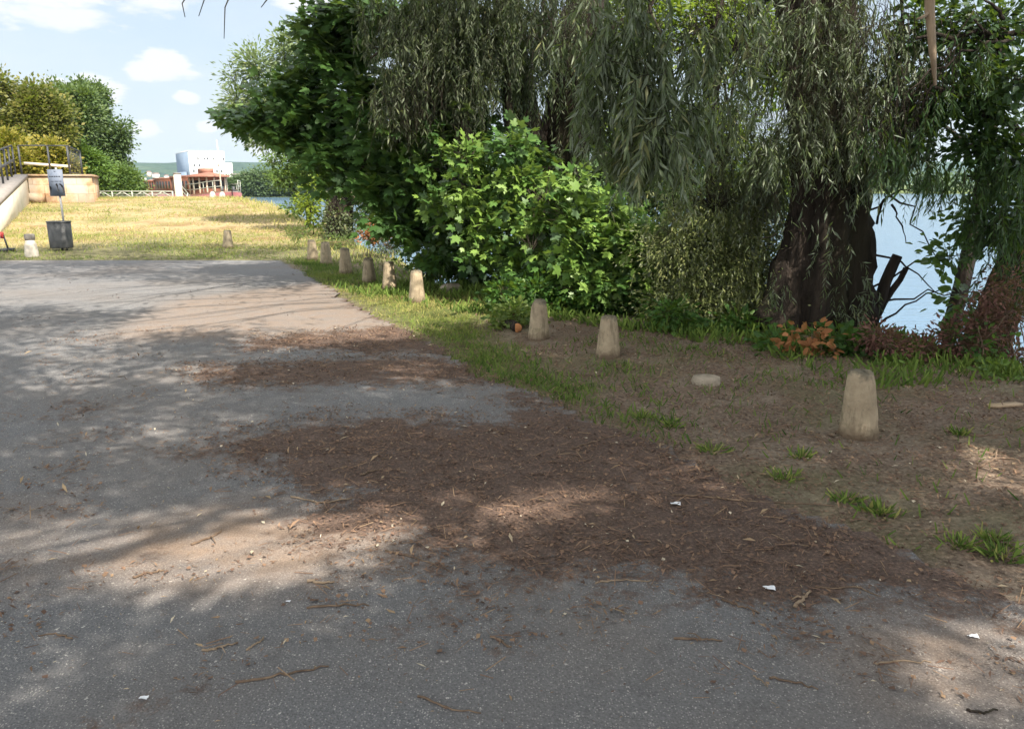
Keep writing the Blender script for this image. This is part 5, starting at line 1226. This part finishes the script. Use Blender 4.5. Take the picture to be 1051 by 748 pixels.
x, y = scatter(190000, -40, -3, 20, 48); pm = (side_dist(x, y, NEAR_BANK) < .8) * np.clip(fbm(x * .5, y * .6, 47) - .25, 0, 1) * 1.6; x, y = keep(x, y, pm)
tn = .70 + .9 * (fbm(x * .35, y * .5, 3) - .5) + .16 * rng.normal(size=len(x)) - .3 * (rng.random(len(x)) < .12); grass(x, y, .12, np.clip(tn, 0, 1), .8)
# ragged growth on the bank edge
x, y = scatter(110000, -3, 4.5, 6, 13); s_ = side_dist(x, y, NEAR_BANK); x, y = keep(x, y, ((s_ > -1.7) & (s_ < .8)) * .5 * np.clip(fbm(x * 1.6, y * 1.6, 14) - .35, 0, 1) * 2); grass(x, y, .16, np.clip(.05 + .3 * rng.random(len(x)), 0, 1), .6)
x, y = scatter(60000, -16, 4.5, 7, 46); s_ = side_dist(x, y, NEAR_BANK); x, y = keep(x, y, ((s_ > -.9) & (s_ < 1.2)) * .75 * fbm(x, y, 4)); grass(x, y, .20, np.clip(.2 + .22 * rng.random(len(x)) + .35 * (y > 17), 0, 1), .45)
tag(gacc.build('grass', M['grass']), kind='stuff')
# individual weed tufts on the litter
for px, py, sz, lab in [(731, 463, .16, 'dense dark green grass tuft in the leaf litter below the bollard stub'), (822, 474, .13, 'thin green tuft in the litter left of the nearest bollard foot'), (805, 492, .14, 'low wide green tuft in the litter below the nearest bollard'), (868, 514, .13, 'small bright green weed in the litter under the nearest bollard'), (905, 528, .17, 'spreading green weed in the litter right of the small bright weed'), (985, 560, .14, 'green weed near the right edge left of the broad leaved one'), (1022, 555, .13, 'olive green tuft near the right edge above the leafy weed'), (1030, 572, .16, 'broad leaved pale green weed at the right edge'), (690, 437, .13, 'grass tuft at the asphalt edge above the white paper scrap'), (985, 455, .10, 'tiny green seedling in the shaded litter right of the nearest bollard'), (660, 428, .15, 'grass tuft at the asphalt edge below the shaded bollard')]:
    p = at(px, py); z = gz(p[0], p[1]); n_ = 75; a = Acc(); an = rng.random(n_) * 2 * PI; rr = sz * .45 * rng.random(n_)
    P = np.stack([p[0] + np.cos(an) * rr * 1.2, p[1] + np.sin(an) * rr, np.full(n_, z - .003)], 1); D = np.stack([np.cos(an) * .7 + rng.normal(size=n_) * .4, np.sin(an) * .7 + rng.normal(size=n_) * .4, .35 + .6 * rng.random(n_)], 1)
    inst(a, BLADE if sz < .155 or px == 731 else DIAM, P, D, rng.normal(size=(n_, 3)) * [1, 1, .2] + [0, 0, .5], .07 * (.5 + rng.random(n_)), .05 + .6 * rng.random(n_) ** 1.6)
    solo(a, 'weed_tuft', M['grass'], lab, 'weed', (p[0], p[1], z))

lacc = Acc()
CHIP = (np.array([[-.5, -.1, 0], [0, -.5, .12], [.5, .05, .02], [.05, .5, .16]]), np.array([[0, 1, 2, 3]]))
CHIPL = (np.array([[0, -.09, 0], [.5, -.12, .06], [1, 0, .02], [.5, .12, .10]]), np.array([[0, 1, 2, 3]]))
STRAW = (np.array([[0, -.025, 0], [1, -.02, .02], [1, .02, .02], [0, .025, 0], [0, 0, .035], [1, 0, .05]]), np.array([[0, 1, 5, 4], [4, 5, 2, 3]]))
def top_z(x, y):
    on = poly_sd(x, y, ASPH) < .02
    return np.where(on, .02 + .02 * (fbm(x * .4, y * .4, 12) - .5), ground_h(x, y))
def litter(x, y, tm, size, tint, lift=.010, tilt=.35):
    n_ = len(x); P = np.stack([x, y, top_z(x, y) + .002 + lift * rng.random(n_)], 1); an = rng.random(n_) * 2 * PI
    D = np.stack([np.cos(an), np.sin(an), rng.normal(size=n_) * .12], 1); Nn = np.stack([rng.normal(size=n_) * tilt, rng.normal(size=n_) * tilt, np.ones(n_)], 1)
    inst(lacc, tm, P, D, Nn, size * (.5 + 1.0 * rng.random(n_) ** 1.6), np.clip(tint, 0, 1))
x, y = scatter(230000, -5, 4.8, 2.2, 9.0); mk_ = mask(x, y, MULCH, .8); nz = fbm(x * 3, y * 3, 19); pm = np.clip(mk_ * 1.1 - .1 + (nz - .5) * 1.9, 0.0, 1); off = poly_sd(x, y, ASPH) > 0; pm = np.where(off, .42 + .6 * np.clip(nz - .35, 0, 1), pm)
xx, yy = keep(x, y, pm * .75 * np.clip(fbm(x * 7, y * 7, 33) * 2.4 - .5, .15, 1)); n_ = len(xx)
tn = .16 + .60 * rng.random(n_) ** 1.2 + (rng.random(n_) < .06) * .30 + .12 * (mask(xx, yy, MULCH, .5) < .4)
cut = rng.random(n_) < .5; litter(xx[cut], yy[cut], CHIP, .017, tn[cut], .012, .4); litter(xx[~cut], yy[~cut], CHIPL, .030, tn[~cut], .012, .4)
xx, yy = keep(x, y, pm * .06); litter(xx, yy, STRAW, .060, .46 + .42 * rng.random(len(xx)), .012, .3)
xx, yy = keep(x, y, np.clip(pm * 1.2, 0, 1) * np.clip(fbm(x * 5, y * 5, 91) - .45, 0, 1) * 1.2); litter(xx, yy, STRAW, .032, .35 + .5 * rng.random(len(xx)), .02, .4)
x, y = scatter(90000, -9, 3, 8.5, 16); mk_ = mask(x, y, MULCH, .5); xx, yy = keep(x, y, np.clip(mk_ + (fbm(x * 2, y * 2, 20) - .6), 0.0, 1) * .35); litter(xx, yy, CHIPL, .045, .15 + .5 * rng.random(len(xx)), .012, .4)
# sparse flecks over the open asphalt
x, y = scatter(20000, -6, 4, 2.0, 9); x, y = keep(x, y, .35 + .9 * np.clip(fbm(x * .8, y * .8, 23) - .4, 0, 1)); n_ = len(x)
litter(x, y, CHIPL, .016, np.where(rng.random(n_) < .5, .86 + .14 * rng.random(n_), .35 + .4 * rng.random(n_)), .004, .2)
x, y = scatter(1500, -5, 4, 2.2, 8); litter(x, y, STRAW, .06, .55 + .35 * rng.random(1500), .004, .2)
x, y = scatter(420, -5, 4.5, 2.2, 8); litter(x, y, CHIPL, .055, .80 + .2 * rng.random(420), .006, .3)
x, y = scatter(9000, 0, 4.8, 3.6, 10.5); x, y = keep(x, y, (poly_sd(x, y, ASPH) > -.3) * .9); litter(x, y, CHIPL, .036, .30 + .64 * rng.random(len(x)), .015, .5)
# leaves and straw on the far grass and dry verge
x, y = scatter(16000, -8, 4, 8, 20); x, y = keep(x, y, (poly_sd(x, y, ASPH) > 0) * (side_dist(x, y, NEAR_BANK) < .5) * .6); litter(x, y, CHIPL, .045, .3 + .55 * rng.random(len(x)), .02, .5)
tag(lacc.build('leaf_litter', M['litter']), kind='stuff')

def stick(pts, r, lab, mat='twig', grp=None, fork=None):
    P = [at(px, py) for px, py in pts]; z = [float(top_z(np.array([q[0]]), np.array([q[1]]))[0]) for q in P]
    Q = np.array([[q[0], q[1], zz_ + r * .9] for q, zz_ in zip(P, z)]); t = np.linspace(0, 1, len(Q)); u = np.linspace(0, 1, 4 * len(Q)); Q = np.stack([np.interp(u, t, Q[:, i]) for i in range(3)], 1)
    Q += rng.normal(size=Q.shape) * [.004, .004, .001]; o_ = Q[0].copy(); o_[2] -= r
    a = Acc(); a.tube(Q, np.linspace(r, r * .55, len(Q)), 6, .12)
    if fork is not None:
        k_ = len(Q) // 2; e = at(*fork); a.tube([Q[k_], [(Q[k_][0] + e[0]) / 2, (Q[k_][1] + e[1]) / 2, Q[k_][2] + .012], [e[0], e[1], Q[k_][2] + .004]], [r * .6, r * .5, r * .3], 5, .1)
    return solo(a, 'fallen_twig', M[mat], lab, 'twig', o_, grp)
stick([(690, 512), (760, 518), (855, 520)], .006, 'long thin twig lying in the litter below the grass tuft', fork=(735, 508))
stick([(395, 570), (430, 578), (462, 590)], .004, 'curved thin twig at the lower edge of the mulch patch')
stick([(245, 705), (290, 698), (340, 688)], .005, 'long straight twig on the asphalt at lower left')
stick([(430, 720), (455, 732), (495, 738)], .004, 'bent twig on the bare asphalt at the bottom middle')
stick([(197, 563), (216, 556), (228, 548)], .006, 'brown stick in the sunlit dusty patch', fork=(222, 562))
stick([(138, 597), (150, 593), (168, 590)], .006, 'dark stick just below the sunlit dusty patch')
stick([(315, 628), (345, 626), (378, 625)], .005, 'pale thin twig on the asphalt under the mulch edge')
stick([(316, 601), (330, 603), (342, 602)], .007, 'short grey stick on asphalt below the mulch tongue', 'deadwood')
stick([(75, 660), (60, 655), (40, 657)], .004, 'thin twig on asphalt near the left edge')
stick([(252, 672), (265, 664), (272, 658)], .004, 'short tilted straw above the long lower left twig', 'deadwood')
stick([(208, 673), (225, 669), (243, 665)], .005, 'yellowish straw stalk left of the tilted straw', 'deadwood', fork=(232, 676))
stick([(692, 660), (720, 661), (740, 663)], .005, 'dry twig on asphalt below the paper scrap', fork=(705, 656))
stick([(790, 700), (815, 706), (838, 712)], .004, 'reddish thin twig at the bottom right of the asphalt')
stick([(895, 685), (925, 684), (955, 685)], .004, 'straight straw across the small sun spot at lower right', 'deadwood')
stick([(772, 698), (780, 704), (788, 711)], .003, 'short straw left of the reddish bottom right twig', 'deadwood')
stick([(815, 628), (825, 620), (832, 612)], .008, 'pale broken stick right of the lower white scrap', 'deadwood', fork=(812, 622))
stick([(740, 620), (760, 627), (778, 634)], .005, 'thin brown stick left of the lower white scrap')
stick([(840, 608), (880, 607), (900, 616)], .004, 'long curved stem in the litter right of the lower white scrap')
stick([(300, 513), (330, 520), (362, 515)], .005, 'bleached twig at the left end of the mulch', 'deadwood')
stick([(585, 465), (615, 455), (640, 448)], .005, 'dark curved twig in the mulch above the upper paper scrap')
stick([(970, 452), (1000, 458), (1030, 455)], .007, 'dark stick in the litter right of the nearest bollard')
stick([(1000, 490), (1020, 480), (1040, 478)], .008, 'thick stick in the sunny litter at the right edge', fork=(1022, 470))
stick([(370, 492), (380, 488), (390, 486)], .006, 'short dark stick on the asphalt left of the mulch')
stick([(990, 735), (1010, 738), (1022, 734)], .005, 'dark bark strip at the bottom right corner', 'bark')
stick([(505, 658), (515, 664), (524, 670)], .005, 'red brown twig beside the small leaf heap', fork=(512, 668))
stick([(612, 602), (640, 600), (668, 601)], .004, 'straw across the lower mulch edge', 'deadwood')
stick([(780, 445), (840, 455), (850, 462)], .005, 'twig in shade left of the nearest bollard', fork=(805, 458))

def scrap(px, py, s_, lab):
    p = at(px, py); z = float(top_z(np.array([p[0]]), np.array([p[1]]))[0]); n_ = 7; u = np.linspace(-1, 1, n_)
    X, Y_ = np.meshgrid(u, u, indexing='ij'); Z = .25 * (vnoise(X * 2 + px, Y_ * 2, 3)) + .12 * X * Y_
    R_ = 1 - .25 * vnoise(np.arctan2(Y_, X) * 2 + 9, X * 0, 5); V = np.stack([X * s_ * R_, Y_ * s_ * .6 * R_, Z * s_ + .006], -1).reshape(-1, 3); i = np.arange(n_ - 1)[:, None] * n_; j = np.arange(n_ - 1)[None]
    a = Acc(); a.add(V + [p[0], p[1], z], np.stack([i + j, i + n_ + j, i + n_ + j + 1, i + j + 1], -1).reshape(-1, 4)); return solo(a, 'paper_scrap', M['paper'], lab, 'paper scrap', (p[0], p[1], z))
scrap(693, 522, .028, 'white crumpled paper scrap on the mulch above the middle')
scrap(789, 609, .026, 'white paper scrap at the lower edge of the mulch')
scrap(998, 659, .020, 'small white torn scrap at lower right edge')
scrap(148, 722, .016, 'tiny white scrap beside the dark stain at lower left')
scrap(296, 622, .011, 'tiny white fleck of paper on the asphalt at left')

SUN_E, SKY_E, EXPO, HAZE = 4.7, 0.088, 1.25, 0.0001
# ------------------------------------------------------------------ camera, sun, sky
cam = bpy.data.cameras.new('camera'); co = bpy.data.objects.new('camera', cam); C.objects.link(co)
co.location = (0, 0, CAMZ); co.rotation_euler = (PI / 2 - PITCH, 0, 0)
cam.sensor_fit = 'HORIZONTAL'; cam.sensor_width = 36.0; cam.lens = 36.0 * F_PX / 1051
cam.clip_start = 0.05; cam.clip_end = 12000
sc = bpy.context.scene; sc.camera = co

sl = bpy.data.lights.new('sun', 'SUN'); sl.energy = SUN_E; sl.angle = math.radians(0.53); sl.color = (1.0, 0.92, 0.80)
so = bpy.data.objects.new('sun', sl); C.objects.link(so); so.location = (20, -20, 40)
so.rotation_euler = Vector([float(v) for v in SUN]).to_track_quat('Z', 'Y').to_euler()

w = bpy.data.worlds.new('World'); sc.world = w; w.use_nodes = True
nt = w.node_tree; nt.nodes.clear(); n = N(nt)
out = nt.nodes.new('ShaderNodeOutputWorld')
sky = n('TexSky', sky_type='NISHITA'); sky.sun_disc = False; sky.sun_elevation = SUN_EL
sky.sun_rotation = math.atan2(SH[0], SH[1]); sky.altitude = 50; sky.air_density = 1.0; sky.dust_density = 0.8; sky.ozone_density = 1.0
dirv = n('TexCoord').outputs['Generated']
# small fair-weather clouds
mp = n('Mapping', {'Vector': dirv, 'Scale': (1, 1, 3.0)})
cn = n.noise(9, 7, 0.6, mp.outputs[0])
blobs = None
for px, py, wd in [(166, 66, .048), (148, 73, .034), (178, 62, .03), (310, 2, .045), (345, 0, .03), (95, 92, .05), (190, 100, .02), (150, 133, .03), (215, 130, .02), (20, -60, .2), (700, -120, .3), (60, 88, .03), (270, 150, .04)]:
    d = ray(px, py); d = d / np.linalg.norm(d)
    v = n('VectorMath', {0: dirv, 1: tuple(d)}, operation='SUBTRACT')
    v2 = n('VectorMath', {0: v.outputs[0], 1: (1 / wd, 1 / wd, 1.9 / wd)}, operation='MULTIPLY')
    ln = n('VectorMath', {0: v2.outputs[0]}, operation='LENGTH').outputs['Value']
    g = n.math('SUBTRACT', 1.0, ln, True)
    blobs = g if blobs is None else n.math('MAXIMUM', blobs, g)
f = n.math('ADD', n.math('MULTIPLY', blobs, 1.1), n.math('MULTIPLY', n.math('SUBTRACT', cn, 0.60), 2.6))
f = n.ramp(f, [(0.10, 0.0), (0.38, 0.9)])
f = n.math('MAXIMUM', f, n.ramp(n.math('ADD', n.math('MULTIPLY', blobs, 1.5), n.math('MULTIPLY', n.math('SUBTRACT', n.noise(34, 6, 0.6, mp.outputs[0]), 0.5), 1.6)), [(0.42, 0.0), (0.80, 0.95)]))
wide = n.ramp(n.noise(3.0, 6, 0.6, mp.outputs[0]), [(0.42, 0.0), (0.70, 0.3)])
f = n.math('MAXIMUM', f, wide)
# thin haze takes some blue out of the sky; unseen bright cumulus added overhead and behind the viewer to fill the shade
sz_ = n('SeparateXYZ', {0: dirv}).outputs['Z']
hz_c = n.mix(n.ramp(sz_, [(0.06, 0.88), (0.45, 0.45)]), sky.outputs[0], (3.35, 3.8, 4.2))
c = n.mix(f, hz_c, (4.9, 5.0, 5.1))
sx = n('SeparateXYZ', {0: dirv})
up_ = n.ramp(n.math('SUBTRACT', sx.outputs['Z'], n.math('MULTIPLY', sx.outputs['Y'], 0.75)), [(0.02, 0.0), (0.35, 1.0)])
cu = n.ramp(n.noise(2.2, 6, 0.55, mp.outputs[0]), [(0.40, 0.0), (0.58, 1.0)])
c = n.mix(n.math('MULTIPLY', up_, cu), c, (13.2, 13.0, 12.7))
bg = n('Background', {'Color': c, 'Strength': SKY_E}); nt.links.new(bg.outputs[0], out.inputs[0])

# air: far hills fade to blue
m, nt2, o2 = new_mat('haze'); n2 = N(nt2)
pv = n2('VolumePrincipled', {'Color': (0.66, 0.84, 1.0, 1), 'Density': HAZE, 'Anisotropy': 0.2})
nt2.links.new(pv.outputs[0], o2.inputs['Volume'])
if HAZE:
    a = Acc(); a.box((0, 2200, 70), (9400, 5400, 156)); hz_ = a.build('haze', m); tag(hz_, kind='stuff')

sc.view_settings.view_transform = 'Standard'; sc.view_settings.look = 'None'; sc.view_settings.gamma = 1.0
sc.view_settings.exposure = EXPO; sc.view_settings.use_curve_mapping = False
sc.render.engine = 'CYCLES'
cy = sc.cycles
cy.use_denoising = True; cy.max_bounces = 7; cy.diffuse_bounces = 4; cy.glossy_bounces = 3; cy.transmission_bounces = 4; cy.volume_bounces = 0; cy.transparent_max_bounces = 8
cy.sample_clamp_indirect = 6.0; cy.caustics_reflective = False; cy.caustics_refractive = False
